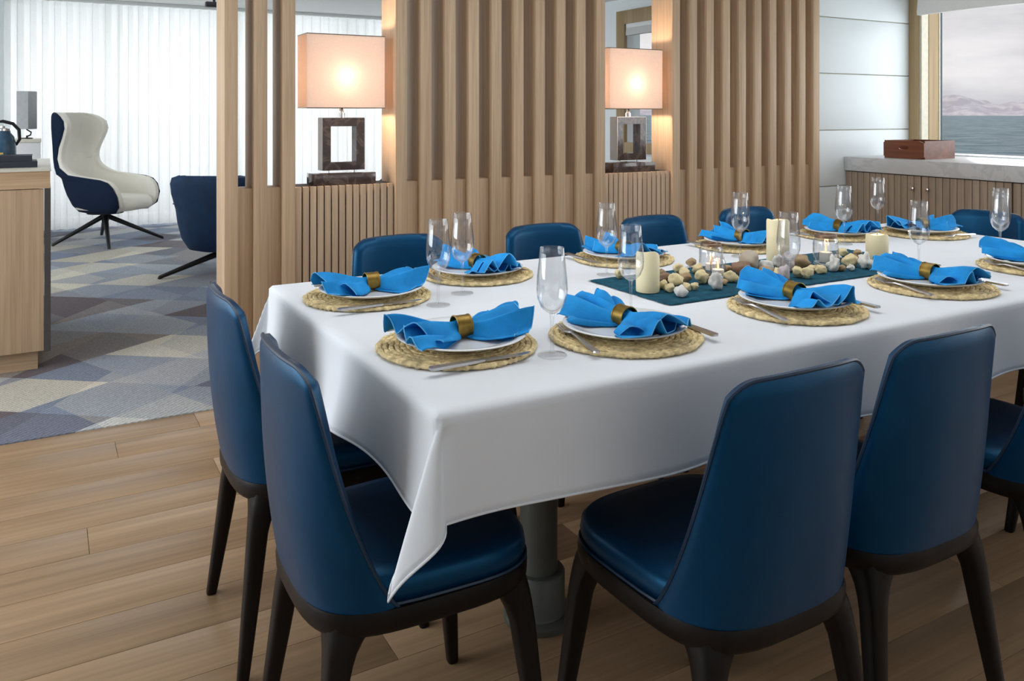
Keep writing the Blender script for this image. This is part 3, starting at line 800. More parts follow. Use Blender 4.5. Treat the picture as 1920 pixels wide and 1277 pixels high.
def napkin_mesh(seed):
    rnd = random.Random(seed); ph = [rnd.uniform(0, 2 * PI) for _ in range(8)]
    mb = MB(); ns, nj = 56, 56
    j0 = [rnd.uniform(-0.75, -0.2), rnd.uniform(0.2, 0.75)]
    if rnd.random() < 0.5: j0.reverse()
    nf = [rnd.choice((2.0, 2.4, 3.0)) for _ in range(2)]
    hems = []
    for layer in range(2):
        vs = []
        for i in range(ns + 1):
            s = -1 + 2 * i / ns; a = abs(s); e = 0 if s < 0 else 1
            sp = sstep(0.04, 0.9, a)
            W = 0.0185 + (0.064 if layer == 0 else 0.076) * sp ** 0.8
            H = (0.031 if layer == 0 else 0.017) * (1 - 0.30 * sp)
            A = 0.0175 * sp + 0.001
            for k in range(nj + 1):
                j = -1 + 2 * k / nj
                jj = j - j0[e] * (1 if layer == 0 else -0.8)
                tip = 0.150 * (1.0 - 0.34 * abs(jj) - (0.05 if layer else 0)) + 0.006 * math.sin(j * 7 + ph[e])
                y = s * tip
                x = W * (j + 0.10 * sp * math.sin(j * 6 + ph[6]))
                fold = tri(j * PI * nf[e] + ph[2 + e] + 0.7 * s + layer * 1.9)
                z = 0.003 + H * (1 - abs(j) ** 2.0) ** 0.7 + A * (0.45 + fold) * (1 - 0.30 * abs(j))
                z += (0.0 if layer == 0 else -0.005) + 0.020 * sp * math.exp(-(jj / 0.35) ** 2) * (0.4 + 0.6 * (1 if e else 0.5))
                rr = math.hypot(x, y)
                zmin = 0.0035 + 0.0135 * sstep(0.088, 0.135, rr) - 0.012 * sstep(0.142, 0.17, rr)
                if a < 0.18:   # gathered in the ring
                    t = sstep(0, 1, 1 - a / 0.18); ang = j * PI * 0.86
                    rg = 0.0175 + 0.0012 * math.cos(ang * 7 + layer)
                    z = lerp(z, 0.0215 + rg * math.cos(ang), t); x = lerp(x, rg * math.sin(ang), t)
                z = max(z, zmin)
                vs.append((x, y, z))
        W_ = nj + 1
        mb.add(vs, [(i * W_ + k, i * W_ + k + 1, (i + 1) * W_ + k + 1, (i + 1) * W_ + k) for i in range(ns) for k in range(nj)])
        hems.append([vs[k] for k in range(W_)]); hems.append([vs[ns * W_ + k] for k in range(W_)])
    me = mb.mesh('fabric', M['napkin'], True, 75)
    hm = []
    for h in hems:
        hb = MB(); hb.tube([(x, y, z + 0.0004) for x, y, z in h], 0.0012, 5); hm.append(hb.mesh('hem', M['hem'], True))
    return me, hm
nap_variants = [napkin_mesh(s) for s in (3, 8, 21, 34)]
def ring_mesh():
    mb = MB(); n = 32; rs = []
    prof = [(-0.017, 0.0225), (-0.0165, 0.0238), (-0.014, 0.0238), (-0.013, 0.0228), (0.013, 0.0228), (0.014, 0.0238), (0.0165, 0.0238), (0.017, 0.0225), (0.0165, 0.0212), (-0.0165, 0.0212), (-0.017, 0.0225)]
    for yy, r in prof: rs.append([(r * math.cos(2 * PI * k / n), yy, 0.0238 + r * math.sin(2 * PI * k / n)) for k in range(n)])
    mb.rings(rs, False, False)
    return mb.mesh('napkin_ring', M['brass'], True, 40)
ring_me = ring_mesh()

settings = [  # x, y, facing, where, glass offset, napkin variant, knife offset
    (0.727, 1.512, -PI / 2, 'at the left table end, seat nearest the viewer', (0.864, 1.369), 0, 'end'),
    (0.722, 2.030, -PI / 2, 'at the left table end, seat farther back', (0.845, 1.865), 3, 'end'),
    (1.070, 1.405, 0, 'on the near table side, first from the left', (1.195, 1.548), 2, 'side'),
    (1.580, 1.400, 0, 'on the near table side, second from the left', (1.715, 1.545), 1, 'side'),
    (2.100, 1.395, 0, 'on the near table side, third from the left', (2.275, 1.552), 2, 'side'),
    (2.630, 1.405, 0, 'on the near table side at the right picture edge', (2.76, 1.590), 1, 'side'),
    (1.100, 2.150, PI, 'on the far table side, first from the left', (0.955, 1.955), 1, 'side'),
    (1.630, 2.150, PI, 'on the far table side, second from the left', (1.432, 1.970), 3, 'side'),
    (2.150, 2.150, PI, 'on the far table side, third from the left', (2.00, 2.005), 0, 'side'),
    (2.665, 2.150, PI, 'on the far table side, fourth from the left', (2.515, 2.010), 2, 'side'),
    (2.990, 2.020, PI / 2, 'at the right table end by the sideboard', (2.945, 2.190), 3, 'end'),
]
Z0 = TZ + 0.0006
for (x, y, r, where, g, nv_, kn) in settings:
    def P2(lx, ly): return (x + lx * math.cos(r) - ly * math.sin(r), y + lx * math.sin(r) + ly * math.cos(r))
    tag(link('placemat', mat_me, None, (x, y, Z0), random.uniform(0, 6)), 'round woven straw placemat ' + where, 'placemat', 'straw placemats')
    pz = Z0 + MAT_H
    dx, dy = (0.004, 0.008)
    pc = P2(dx, dy)
    tag(link('dinner_plate', plate_me, None, (*pc, pz), r), 'round white plate ' + where, 'plate', 'dinner plates')
    nz = pz + 0.0072
    e = empty('napkin', 'bright blue linen napkin ' + where, 'napkin', (*pc, nz), r + random.uniform(-0.1, 0.1), 'blue napkins')
    link('fabric', nap_variants[nv_][0], e).modifiers.new('fabric_thickness', 'SOLIDIFY').thickness = 0.0012
    for hm in nap_variants[nv_][1]: link('hem', hm, e)
    tag(link('napkin_ring', ring_me, None, (*pc, nz - 0.0004), e.rotation_euler.z), 'brass napkin ring ' + where, 'napkin ring', 'brass napkin rings')
    fx = (-0.124, -0.004, 0.20) if kn == 'side' else (-0.145, 0.0, 0.0)
    fp = P2(fx[0], fx[1])
    tag(link('fork', fork_me, None, (*fp, pz), r - fx[2]), 'steel fork ' + where, 'fork', 'forks')
    kx = (0.146, -0.02, 0.06)
    kp = P2(kx[0], kx[1])
    tag(link('knife', knife_me, None, (*kp, pz), r + kx[2] * (0 if kn == 'end' else -1)), 'steel knife ' + where, 'knife', 'knives')
    ge = empty('wine_glass', 'empty stemmed wine glass ' + where, 'glass', (*g, Z0), 0, 'wine glasses')
    link('bowl', glass_bowl, ge); link('stem', glass_stem, ge); link('foot', glass_foot, ge)
ge = empty('wine_glass', 'empty wine glass standing behind another at the right picture edge', 'glass', (2.905, 1.672, Z0), 0, 'wine glasses')
link('bowl', glass_bowl, ge); link('stem', glass_stem, ge); link('foot', glass_foot, ge)

# ------------------------------------------------------------------ runner and centrepiece
def runner():
    mb = MB(); x0, x1, y0, y1 = 1.335, 2.42, 1.575, 1.925; nx, ny = 90, 34
    random.seed(7)
    top = []
    for j in range(ny + 1):
        for i in range(nx + 1):
            x, y = lerp(x0, x1, i / nx), lerp(y0, y1, j / ny)
            jag = 0.004 * noise.noise(Vector((x * 40, y * 40, 0)))
            rib = 0.0012 * math.sin(j * PI) + 0.0011 * (j % 2)
            top.append((x + (jag if i in (0, nx) else 0), y + (jag if j in (0, ny) else 0), TZ + 0.0032 + rib + 0.0012 * noise.noise(Vector((x * 25, y * 60, 2)))))
    W = nx + 1
    mb.add(top, [(j * W + i, j * W + i + 1, (j + 1) * W + i + 1, (j + 1) * W + i) for j in range(ny) for i in range(nx)])
    o = mb.build('table_runner', M['runner'], None, True, 180)
    md = o.modifiers.new('thickness', 'SOLIDIFY'); md.thickness = 0.0008; md.offset = -1
    tag(o, 'teal woven runner along the middle of the table', 'runner')
runner()
RZ = TZ + 0.0050
def candle(x, y, r, h, tilt, label, glow):
    e = empty('pillar_candle', label, 'candle', (x, y, RZ), 0, 'ivory pillar candles on the runner')
    mb = MB(); n = 40; rs = []
    for rr, zz in ((r * 0.97, 0.0), (r, 0.003), (r * 1.005, h * 0.5), (r, h - 0.004), (r * 0.93, h), (r * 0.78, h - 0.007), (r * 0.4, h - 0.012), (0.001, h - 0.012)):
        rs.append([(rr * math.cos(2 * PI * k / n), rr * math.sin(2 * PI * k / n), zz + (tilt * math.cos(2 * PI * k / n + 2.4) * rr / r if zz > h * 0.8 else 0) + (0.002 * math.sin(6 * PI * k / n) if zz > h * 0.8 else 0)) for k in range(n)])
    mb.rings(rs); mb.build('wax', M['wax'], e, True, 50)
    mb = MB(); mb.tube([(0, 0, h - 0.014), (0.001, 0, h - 0.004), (0.002, 0.001, h + 0.003)], 0.0014, 6); mb.build('wick', M['wick'], e)
    if glow:
        ld = bpy.data.lights.new('candle_light', 'POINT'); ld.energy = 0.16; ld.color = (1, 0.55, 0.25); ld.shadow_soft_size = 0.006
        lo = bpy.data.objects.new('candle_light', ld); C.objects.link(lo); lo.parent = e; lo.location = (0.004, 0, h - 0.002)
candle(1.385, 1.722, 0.031, 0.100, 0.010, 'short ivory pillar candle at the left end of the runner', False)
candle(1.965, 1.812, 0.034, 0.142, 0.004, 'tall ivory pillar candle in the middle of the runner', True)
candle(2.312, 1.722, 0.034, 0.083, 0.003, 'short ivory pillar candle at the right end of the runner', True)

def jar(x, y, r, h, name, label, rim_mat, cr, ch_, ribs):
    e = empty(name, label, 'jar', (x, y, RZ), 0)
    mb = MB(); n = 48; rs = []
    prof = [(0.0, 0.0), (r * 0.92, 0.0), (r, 0.006), (r, h * 0.72), (r * 0.96, h * 0.82), (r * 0.82, h * 0.90), (r * 0.82, h), (r * 0.76, h), (r * 0.76, h * 0.90), (r * 0.90, h * 0.81), (r * 0.94, h * 0.72), (r * 0.94, 0.010), (0.0, 0.008)]
    for rr, z in prof:
        rs.append([(max(rr, 1e-4) * (1 + (0.025 * math.cos(ribs * 2 * PI * k / n) if 0.004 < z < h * 0.75 else 0)) * math.cos(2 * PI * k / n), max(rr, 1e-4) * (1 + (0.025 * math.cos(ribs * 2 * PI * k / n) if 0.004 < z < h * 0.75 else 0)) * math.sin(2 * PI * k / n), z) for k in range(n)])
    mb.rings(rs); mb.build('glass_body', M['glass'], e, True, 50)
    if rim_mat:
        mb = MB(); mb.rings([[(rr * math.cos(2 * PI * k / n), rr * math.sin(2 * PI * k / n), z) for k in range(n)] for rr, z in ((r * 0.84, h * 0.89), (r * 0.89, h * 0.90), (r * 0.89, h * 0.985), (r * 0.84, h * 0.995), (r * 0.84, h * 0.89))], False, False)
        mb.build('rim_band', rim_mat, e)
    t = empty('tealight', label.split(' with')[0].replace('glass', 'lit candle inside the glass') , 'candle', (x, y, RZ + 0.0105), 0, 'small lit candles in glass')
    mb = MB(); mb.lathe([(0.0, 0.0), (cr, 0.0), (cr, ch_), (cr * 0.9, ch_ + 0.001), (0.0, ch_ - 0.001)], 24); mb.build('wax', M['tea_wax'], t)
    mb = MB(); mb.lathe([(0.0, ch_ - 0.001), (0.0028, ch_ + 0.004), (0.003, ch_ + 0.010), (0.0014, ch_ + 0.020), (0.0, ch_ + 0.027)], 12); mb.build('flame', M['flame'], t)
    ld = bpy.data.lights.new('flame_light', 'POINT'); ld.energy = 0.05; ld.color = (1, 0.55, 0.28); ld.shadow_soft_size = 0.006
    lo = bpy.data.objects.new('flame_light', ld); C.objects.link(lo); lo.parent = t; lo.location = (0, 0, ch_ + 0.012)
    return t
bronze = plain('bronze_band', (0.30, 0.20, 0.14), 0.4, 0.8)
t = jar(1.700, 1.822, 0.034, 0.090, 'glass_jar', 'clear glass jar with bronze band behind the small votive', bronze, 0.016, 0.018, 14)
t['label'] = 'small candle burning inside the left bronze-banded jar'
t = jar(1.655, 1.745, 0.0215, 0.064, 'votive_glass', 'small clear votive glass with a flame on the runner', None, 0.0165, 0.018, 10)
t['label'] = 'white tea light burning in the small votive glass'
t = jar(2.100, 1.745, 0.037, 0.096, 'glass_jar', 'ribbed glass candle jar right of the tall candle', bronze, 0.019, 0.03, 16)
t['label'] = 'candle burning inside the right ribbed glass jar'

# pebbles and shells
def stone_mesh(seed, mat, rough, pointy):
    bm = bmesh.new(); bmesh.ops.create_icosphere(bm, subdivisions=3, radius=0.5)
    off = Vector((seed * 3.7, seed * 1.3, seed * 0.7))
    for v in bm.verts:
        n = v.co.normalized(); d = 1 + rough * noise.noise(n * 1.6 + off) + rough * 0.35 * noise.noise(n * 4.5 + off)
        if pointy: d *= 1 + 0.35 * max(0, n.z) ** 3 + 0.10 * math.sin(math.atan2(n.y, n.x) * 7) * (1 - abs(n.z))
        v.co = n * 0.5 * d
    zmin = min(v.co.z for v in bm.verts); flat = zmin + 0.08
    for v in bm.verts:
        if v.co.z < flat: v.co.z = flat
        v.co.z -= flat
    me = bpy.data.meshes.new('stone'); bm.to_mesh(me); bm.free(); me.shade_smooth(); me.materials.append(mat)
    return me
SM = {}
for k, mt, ro, po in (('c', 'st_cream', 0.45, 0), ('t', 'st_tan', 0.35, 0), ('b', 'st_brown', 0.30, 0), ('w', 'st_white', 0.30, 0), ('s', 'st_spot', 0.22, 0), ('h', 'st_white', 0.45, 1), ('m', 'st_mauve', 0.45, 1)):
    SM[k] = [stone_mesh(i + ord(k) % 17, M[mt], ro, po) for i in range(3)]
KIND = {'c': ('pebble', 'small cream pebble'), 't': ('pebble', 'tan rounded pebble'), 'b': ('pebble', 'brown pebble'), 'w': ('pebble', 'white stone'), 's': ('seashell', 'speckled seashell'), 'h': ('seashell', 'pointed white seashell'), 'm': ('seashell', 'mauve seashell')}
STONES = [(1.422, 1.896, 0.0273, 0.0241, 'c'), (1.562, 1.879, 0.0202, 0.0166, 't'), (1.498, 1.786, 0.0355, 0.0251, 'b'), (1.614, 1.868, 0.0281, 0.0248, 'c'), (1.6, 1.822, 0.0276, 0.0243, 'c'), (1.548, 1.758, 0.0281, 0.0232, 't'), (1.439, 1.725, 0.0243, 0.0214, 'c'), (1.433, 1.69, 0.0239, 0.0211, 'c'), (1.492, 1.733, 0.0362, 0.0319, 'c'), (1.421, 1.632, 0.0301, 0.0266, 'w'), (1.48, 1.679, 0.0212, 0.0187, 'c'), (1.503, 1.673, 0.0184, 0.0163, 'c'), (1.734, 1.944, 0.0263, 0.0217, 't'), (1.67, 1.845, 0.0282, 0.0249, 'c'), (1.577, 1.725, 0.0353, 0.0311, 'c'), (1.602, 1.727, 0.0192, 0.0158, 't'), (1.557, 1.65, 0.0313, 0.046, 'h'), (1.619, 1.685, 0.019, 0.0156, 't'), (1.661, 1.702, 0.0327, 0.0288, 'c'), (1.66, 1.654, 0.0204, 0.0168, 't'), (1.739, 1.7, 0.0226, 0.02, 'c'), (1.759, 1.759, 0.0495, 0.035, 'b'), (1.761, 1.813, 0.0221, 0.0182, 't'), (1.801, 1.828, 0.0192, 0.0158, 't'), (1.807, 1.777, 0.0598, 0.0598, 's'), (1.852, 1.752, 0.0409, 0.0361, 'w'), (1.798, 1.701, 0.0367, 0.0302, 't'), (1.912, 1.765, 0.032, 0.047, 'h'), (1.926, 1.738, 0.0349, 0.0535, 'm'), (1.815, 1.674, 0.0303, 0.0268, 'c'), (1.819, 1.655, 0.0271, 0.0415, 'm'), (1.984, 1.743, 0.0531, 0.0437, 't'), (1.878, 1.656, 0.029, 0.0256, 'c'), (1.887, 1.633, 0.0303, 0.0268, 'c'), (1.97, 1.685, 0.0252, 0.0222, 'c'), (1.979, 1.662, 0.0281, 0.0248, 'c'), (2.043, 1.671, 0.0318, 0.0467, 'h'), (2.066, 1.659, 0.0207, 0.017, 't'), (2.291, 1.835, 0.0281, 0.0248, 'c'), (2.333, 1.811, 0.0246, 0.0203, 't'), (2.211, 1.79, 0.0205, 0.0181, 'w'), (2.147, 1.691, 0.0392, 0.0346, 'c'), (2.221, 1.742, 0.0354, 0.025, 'b'), (2.096, 1.651, 0.0191, 0.0169, 'w'), (2.163, 1.652, 0.0323, 0.0475, 'h'), (2.223, 1.638, 0.0277, 0.0195, 'b')]
def place_of(x):
    if x < 1.36: return 'on the runner left of the short left candle'
    if x < 1.60: return 'beside the left short candle'
    if x < 1.80: return 'around the small votive glass'
    if x < 2.03: return 'at the foot of the tall candle'
    if x < 2.20: return 'in front of the right ribbed jar'
    return 'beside the right short candle'
random.seed(9)
def px_of(x, y): return (0.8705 * x - 0.4921 * y) / (0.4921 * x + 0.8705 * y)
clusters = {}
for s in STONES: clusters.setdefault((s[4], place_of(s[0])), []).append(s)
ORD = ['leftmost', 'second from the left', 'third from the left', 'fourth from the left', 'fifth from the left', 'sixth from the left', 'seventh from the left', 'eighth from the left']
for (x, y, w, h, k) in STONES:
    nm, lab = KIND[k]
    cl = sorted(clusters[(k, place_of(x))], key=lambda s: px_of(s[0], s[1]))
    which = (', ' + ORD[cl.index((x, y, w, h, k))]) if len(cl) > 1 else ''
    w *= 1.15; h *= 1.12 if k not in 'hm' else 0.85
    me = random.choice(SM[k])
    o = link(nm, me, None, (x, y, RZ - 0.0006), random.uniform(0, 6.28)); o.scale = (w, w * random.uniform(0.75, 1.0), h)
    tag(o, lab + ' ' + place_of(x) + which, nm, lab + 's ' + place_of(x))

# ------------------------------------------------------------------ sideboard by the window
sb = empty('sideboard', 'low fluted oak sideboard under the marble top by the window', 'sideboard', (0, 0, 0))
bx('body', 4.605, XR - 0.002, 0.4, 3.645, 0.08, 0.853, M['groove'], sb)
bx('plinth', 4.66, XR - 0.01, 0.42, 3.64, 0.0, 0.08, M['dark_edge'], sb)
fs_mb = MB(); fs_mb.box(-0.011, 0.011, -0.0205, 0.0205, 0.0, 0.765, 0.002); fs_me = fs_mb.mesh('strip', M['flute_backlit'], True, 30)
edges = [(3.643, 3.112), (3.106, 2.575), (2.569, 2.038), (2.032, 1.501), (1.495, 0.964)]
for di, (ya, yb) in enumerate(edges):
    d = bx('door', 4.594, 4.605, yb, ya, 0.083, 0.850, M['groove'], sb)
    n = 12; p = (ya - yb) / n
    for i in range(n):
        o = link('strip', fs_me, d, Vector((4.590, ya - p * (i + 0.5), 0.084)) - d.location)
    ky = yb + 0.045 if di % 2 == 0 else ya - 0.045
    mb = MB(); mb.tube([(4.582, ky, 0.775), (4.566, ky, 0.775)], [0.005, 0.005], 10); mb.tube([(4.568, ky, 0.775), (4.562, ky, 0.775), (4.556, ky, 0.775), (4.554, ky, 0.775)], [0.008, 0.0115, 0.0115, 0.007], 14)
    k = mb.build('knob', M['chrome'], d); k.location = -d.location
tag(bx('marble_top', 4.565, XR - 0.001, 0.38, 3.647, 0.8545, 0.945, M['marble'], None, 0.003), 'thick pale grey marble top on the sideboard', 'worktop')
# wooden box with a hand hole
bxo = empty('wooden_box', 'open red-brown wooden box on the marble top', 'box', (0, 0, 0.9455))
X0, X1, Y0, Y1, HB, T = 4.675, 4.985, 3.155, 3.435, 0.112, 0.010
def holed_side():
    mb = MB(); n = 24; cy, cz, ry, rz = (Y0 + Y1) / 2, 0.068, 0.032, 0.012
    per = []; hole = []
    for k in range(n):
        t = 2 * PI * k / n + PI / n; c, s = math.cos(t), math.sin(t)
        q = 1 / max(abs(c), abs(s)); per.append((cy + c * q * (Y1 - Y0) / 2, HB / 2 + s * q * HB / 2)); hole.append((cy + ry * math.copysign(abs(c) ** 0.6, c), cz + rz * math.copysign(abs(s) ** 0.6, s)))
    R_ = [[(X0, a, b) for a, b in per], [(X0, a, b) for a, b in hole], [(X0 + T, a, b) for a, b in hole], [(X0 + T, a, b) for a, b in per]]
    R_.append(R_[0]); mb.rings(R_, False, False); return mb
holed_side().build('handle_side', M['mahogany'], bxo, False)
for nm, (a, b, c, d, e0, f0) in {'side': (X0 + T, X1, Y0, Y0 + T, 0, HB), 'side_back': (X0 + T, X1, Y1 - T, Y1, 0, HB), 'end': (X1 - T, X1, Y0 + T, Y1 - T, 0, HB), 'bottom': (X0 + T, X1 - T, Y0 + T, Y1 - T, 0, T)}.items():
    mb = MB(); mb.box(a, b, c, d, e0, f0); mb.build(nm, M['mahogany'], bxo, False)

# ------------------------------------------------------------------ lounge
def curtain(name, x0, x1, label, amp, pitch):
    mb = MB(); n = int((x1 - x0) / pitch * 14); nz = 10; rs = []
    random.seed(int(x0 * 100) + 50)
    for j in range(nz + 1):
        z = lerp(0.02, 2.385, j / nz); r = []
        for i in range(n + 1):
            x = lerp(x0, x1, i / n); ph = (x - x0) / pitch * 2 * PI + 0.9 * noise.noise(Vector((x * 2.1, 0, 0)))
            k = 0.75 + 0.35 * noise.noise(Vector((x * 5, z * 0.5, 3)))
            r.append((x + 0.01 * math.sin(ph * 2), 9.76 + amp * k * math.sin(ph) + 0.012 * noise.noise(Vector((x * 4, z * 1.2, 8))), z))
        rs.append(r)
    vs = [p for r in rs for p in r]; W = n + 1
    mb.add(vs, [(j * W + i, j * W + i + 1, (j + 1) * W + i + 1, (j + 1) * W + i) for j in range(nz) for i in range(n)])
    o = mb.build(name, M['sheer'], None, True, 180)
    tag(o, label, 'curtain', 'sheer lounge curtains')
curtain('sheer_curtain', -0.34, 0.70, 'white sheer curtain behind the wing chair, left panel', 0.040, 0.115)
curtain('sheer_curtain', 0.69, 3.0, 'wide white sheer curtain behind the slat screen, middle panel', 0.034, 0.105)
curtain('sheer_curtain', 3.0, XR - 0.02, 'white sheer curtain behind the left lamp, right panel', 0.040, 0.115)
ct = bx('curtain_track', -0.34, XR - 0.01, 9.68, 9.84, 2.388, 2.418, M['ceiling']); tag(ct, 'white curtain track on the lounge ceiling', 'curtain track')

def tub_shell(e, prof, tk, outer_mat, inner_mat, nu=44, rim=0.0):
    """prof rows: z, back y, front y, half width ; U-shaped plan; returns shell + upholstery"""
    def plan(zb, zf, hw, u, inset):
        # u in [-1,1]; straight arms, superelliptic back
        a = u * PI / 2
        x = (hw - inset) * math.copysign(abs(math.sin(a)) ** 0.75, u)
        yy = zb + inset + (zf - zb - inset) * (1 - abs(math.cos(a)) ** 0.62)
        return x, yy
    def surf(inset, name, mat):
        rs = []
        for z, yb, yf, hw in prof:
            rs.append([(*plan(yb, yf, hw, -1 + 2 * i / nu, inset), z) for i in range(nu + 1)])
        return rs
    full = prof
    prof = [(z, yb - 0.005, max(yb + 0.03, yf - rim), hw + 0.005) for z, yb, yf, hw in full]
    o = surf(0.0, '', None)
    prof = full
    i_ = surf(tk, '', None)
    W = nu + 1; n = len(prof)
    def quad(rs):
        return [p for r in rs for p in r], [(j * W + i, j * W + i + 1, (j + 1) * W + i + 1, (j + 1) * W + i) for j in range(n - 1) for i in range(nu)]
    half = surf(0.001, '', None)
    mb = MB(); mb.add(*quad(o)); mb.build('shell', outer_mat, e, True, 180).modifiers.new('shell_thickness', 'SOLIDIFY').thickness = 0.008
    # padded inner side with rim
    vs = [p for r in half for p in r] + [p for r in i_ for p in r]; K = n * W; fs = []
    for j in range(n - 1):
        for i in range(nu):
            a = j * W + i; fs += [(a, a + 1, a + W + 1, a + W), (K + a, K + a + W, K + a + W + 1, K + a + 1)]
    border = [j * W for j in range(n)] + [(n - 1) * W + i for i in range(1, W)] + [j * W + nu for j in range(n - 2, -1, -1)] + [i for i in range(nu - 1, 0, -1)]
    for q in range(len(border)):
        a, b = border[q], border[(q + 1) % len(border)]; fs.append((a, b, K + b, K + a))
    mb = MB(); mb.add(vs, fs)
    up = mb.build('upholstery', inner_mat, e, True, 80)
    md = up.modifiers.new('soft', 'SUBSURF'); md.levels = 1; md.render_levels = 1
    return up
def star_base(e, hub_z, feet, mat):
    mb = MB(); mb.lathe([(0.0, hub_z - 0.07), (0.03, hub_z - 0.07), (0.045, hub_z), (0.16, hub_z + 0.01), (0.16, hub_z + 0.03), (0.0, hub_z + 0.03)], 24); mb.build('hub', mat, e)
    for fx, fy in feet:
        mb = MB(); mb.tube([(fx * 0.04, fy * 0.04, hub_z - 0.02), (fx * 0.5, fy * 0.5, hub_z * 0.5), (fx, fy, 0.012), (fx * 1.01, fy * 1.01, 0.0)], [0.024, 0.020, 0.014, 0.012], 10); mb.build('leg', mat, e)
def seat_pad(e, hw, y0, y1, z0, z1, mat):
    mb = MB(); N = 40; cy = (y0 + y1) / 2; hd = (y1 - y0) / 2; h = z1 - z0
    mb.rings([[(x * s, cy + y * s, z0 + h * t) for x, y in superellipse(N, hw, hw * 0.92, hd, 3.2)] for s, t in ((0.7, 0.0), (0.95, 0.1), (1.0, 0.4), (0.98, 0.7), (0.88, 0.92), (0.6, 1.0), (0.02, 1.02))])
    return mb.build('seat_cushion', mat, e, True, 70)
FZ = 0.004
wc = empty('wing_chair', 'high cream wing armchair with navy shell on a black star base', 'armchair', (0.50, 8.75, FZ), -PI / 2 - 0.72)
wing_prof = [(0.285, -0.17, 0.12, 0.16), (0.30, -0.22, 0.32, 0.25), (0.36, -0.27, 0.39, 0.31), (0.46, -0.32, 0.395, 0.345), (0.54, -0.345, 0.36, 0.36), (0.59, -0.355, 0.31, 0.362), (0.615, -0.36, 0.23, 0.36), (0.635, -0.365, 0.06, 0.355), (0.655, -0.37, -0.12, 0.34), (0.72, -0.38, -0.235, 0.31), (0.80, -0.395, -0.27, 0.295), (0.90, -0.41, -0.25, 0.30), (1.00, -0.425, -0.20, 0.32), (1.08, -0.435, -0.17, 0.33), (1.15, -0.44, -0.185, 0.32), (1.195, -0.445, -0.24, 0.29), (1.22, -0.445, -0.30, 0.25), (1.232, -0.44, -0.36, 0.20)]
wing_prof = [(a_, b_, c_, d_ * 0.9) for a_, b_, c_, d_ in wing_prof]
tub_shell(wc, wing_prof, 0.075, M['navy_fabric'], M['cream'], 44, 0.03)
seat_pad(wc, 0.265, -0.24, 0.41, 0.31, 0.455, M['cream'])
mb = MB(); mb.tube([(-0.2, -0.29, 0.80), (-0.1, -0.325, 0.795), (0, -0.33, 0.795), (0.1, -0.325, 0.795), (0.2, -0.29, 0.80)], 0.006, 6); mb.build('seam', M['cream'], wc)
for sx in (-0.09, 0.09):
    mb = MB(); mb.tube([(sx * 0.6, -0.335, 0.83), (sx, -0.35, 1.0), (sx * 1.5, -0.355, 1.19)], 0.005, 6); mb.build('seam', M['cream'], wc)
star_base(wc, 0.265, [(-0.37, -0.33), (0.36, 0.32), (-0.30, 0.40), (0.32, -0.30)], M['black'])

tub_prof = [(0.175, -0.16, 0.14, 0.16), (0.20, -0.25, 0.26, 0.26), (0.28, -0.30, 0.30, 0.31), (0.40, -0.335, 0.31, 0.335), (0.50, -0.345, 0.29, 0.345), (0.56, -0.355, 0.18, 0.345), (0.62, -0.36, 0.02, 0.335), (0.70, -0.365, -0.10, 0.32), (0.745, -0.36, -0.18, 0.29), (0.765, -0.35, -0.26, 0.22)]
def tub(label, loc, rz):
    e = empty('tub_chair', label, 'armchair', loc, rz, 'blue tub chairs in the lounge')
    tub_shell(e, tub_prof, 0.06, M['blue_fabric'], M['blue_fabric'])
    seat_pad(e, 0.26, -0.24, 0.30, 0.24, 0.41, M['blue_fabric'])
    mb = MB(); mb.tube([(0.345, 0.20, 0.50), (0.343, 0.0, 0.52), (0.325, -0.15, 0.54), (0.25, -0.28, 0.55), (0, -0.352, 0.555), (-0.25, -0.28, 0.55), (-0.325, -0.15, 0.54), (-0.343, 0.0, 0.52), (-0.345, 0.20, 0.50)], 0.005, 6); mb.build('seam', M['blue_fabric'], e)
    star_base(e, 0.17, [(-0.36, -0.30), (0.36, -0.30), (0.33, 0.34), (-0.33, 0.34)], M['black'])
    return e
tub('dark blue tub chair partly hidden by the left end of the slat screen', (1.20, 6.66, FZ), -0.55)
tub('dark blue tub chair seen beside the left lamp base', (2.85, 7.05, FZ), 0.5)

# left cabinet with countertop
cb = empty('oak_cabinet', 'oak cabinet with recessed plinth at the left picture edge', 'cabinet', (0, 0, FZ))
bx('door', -0.66, -0.005, 4.52, 4.545, 0.095, 0.865, M['oak_v'], cb, 0.002)
bx('door', -1.32, -0.664, 4.52, 4.545, 0.095, 0.865, M['oak_v'], cb, 0.002)
bx('body', -1.32, -0.03, 4.545, 5.60, 0.095, 0.865, M['oak_v'], cb)
bx('end_panel', -0.003, 0.024, 4.518, 5.60, 0.09, 0.868, M['dark_edge'], cb)
bx('apron', -1.32, 0.022, 4.515, 5.605, 0.868, 0.948, M['oak_x'], cb)
bx('plinth', -1.32, -0.03, 4.57, 5.56, 0.0, 0.095, M['oak_x'], cb)
tag(bx('countertop', -1.33, 0.026, 4.508, 5.61, 0.9525, 0.962, M['counter'], None, 0.002), 'thin cream countertop on the oak cabinet', 'countertop')
CZ = 0.9625
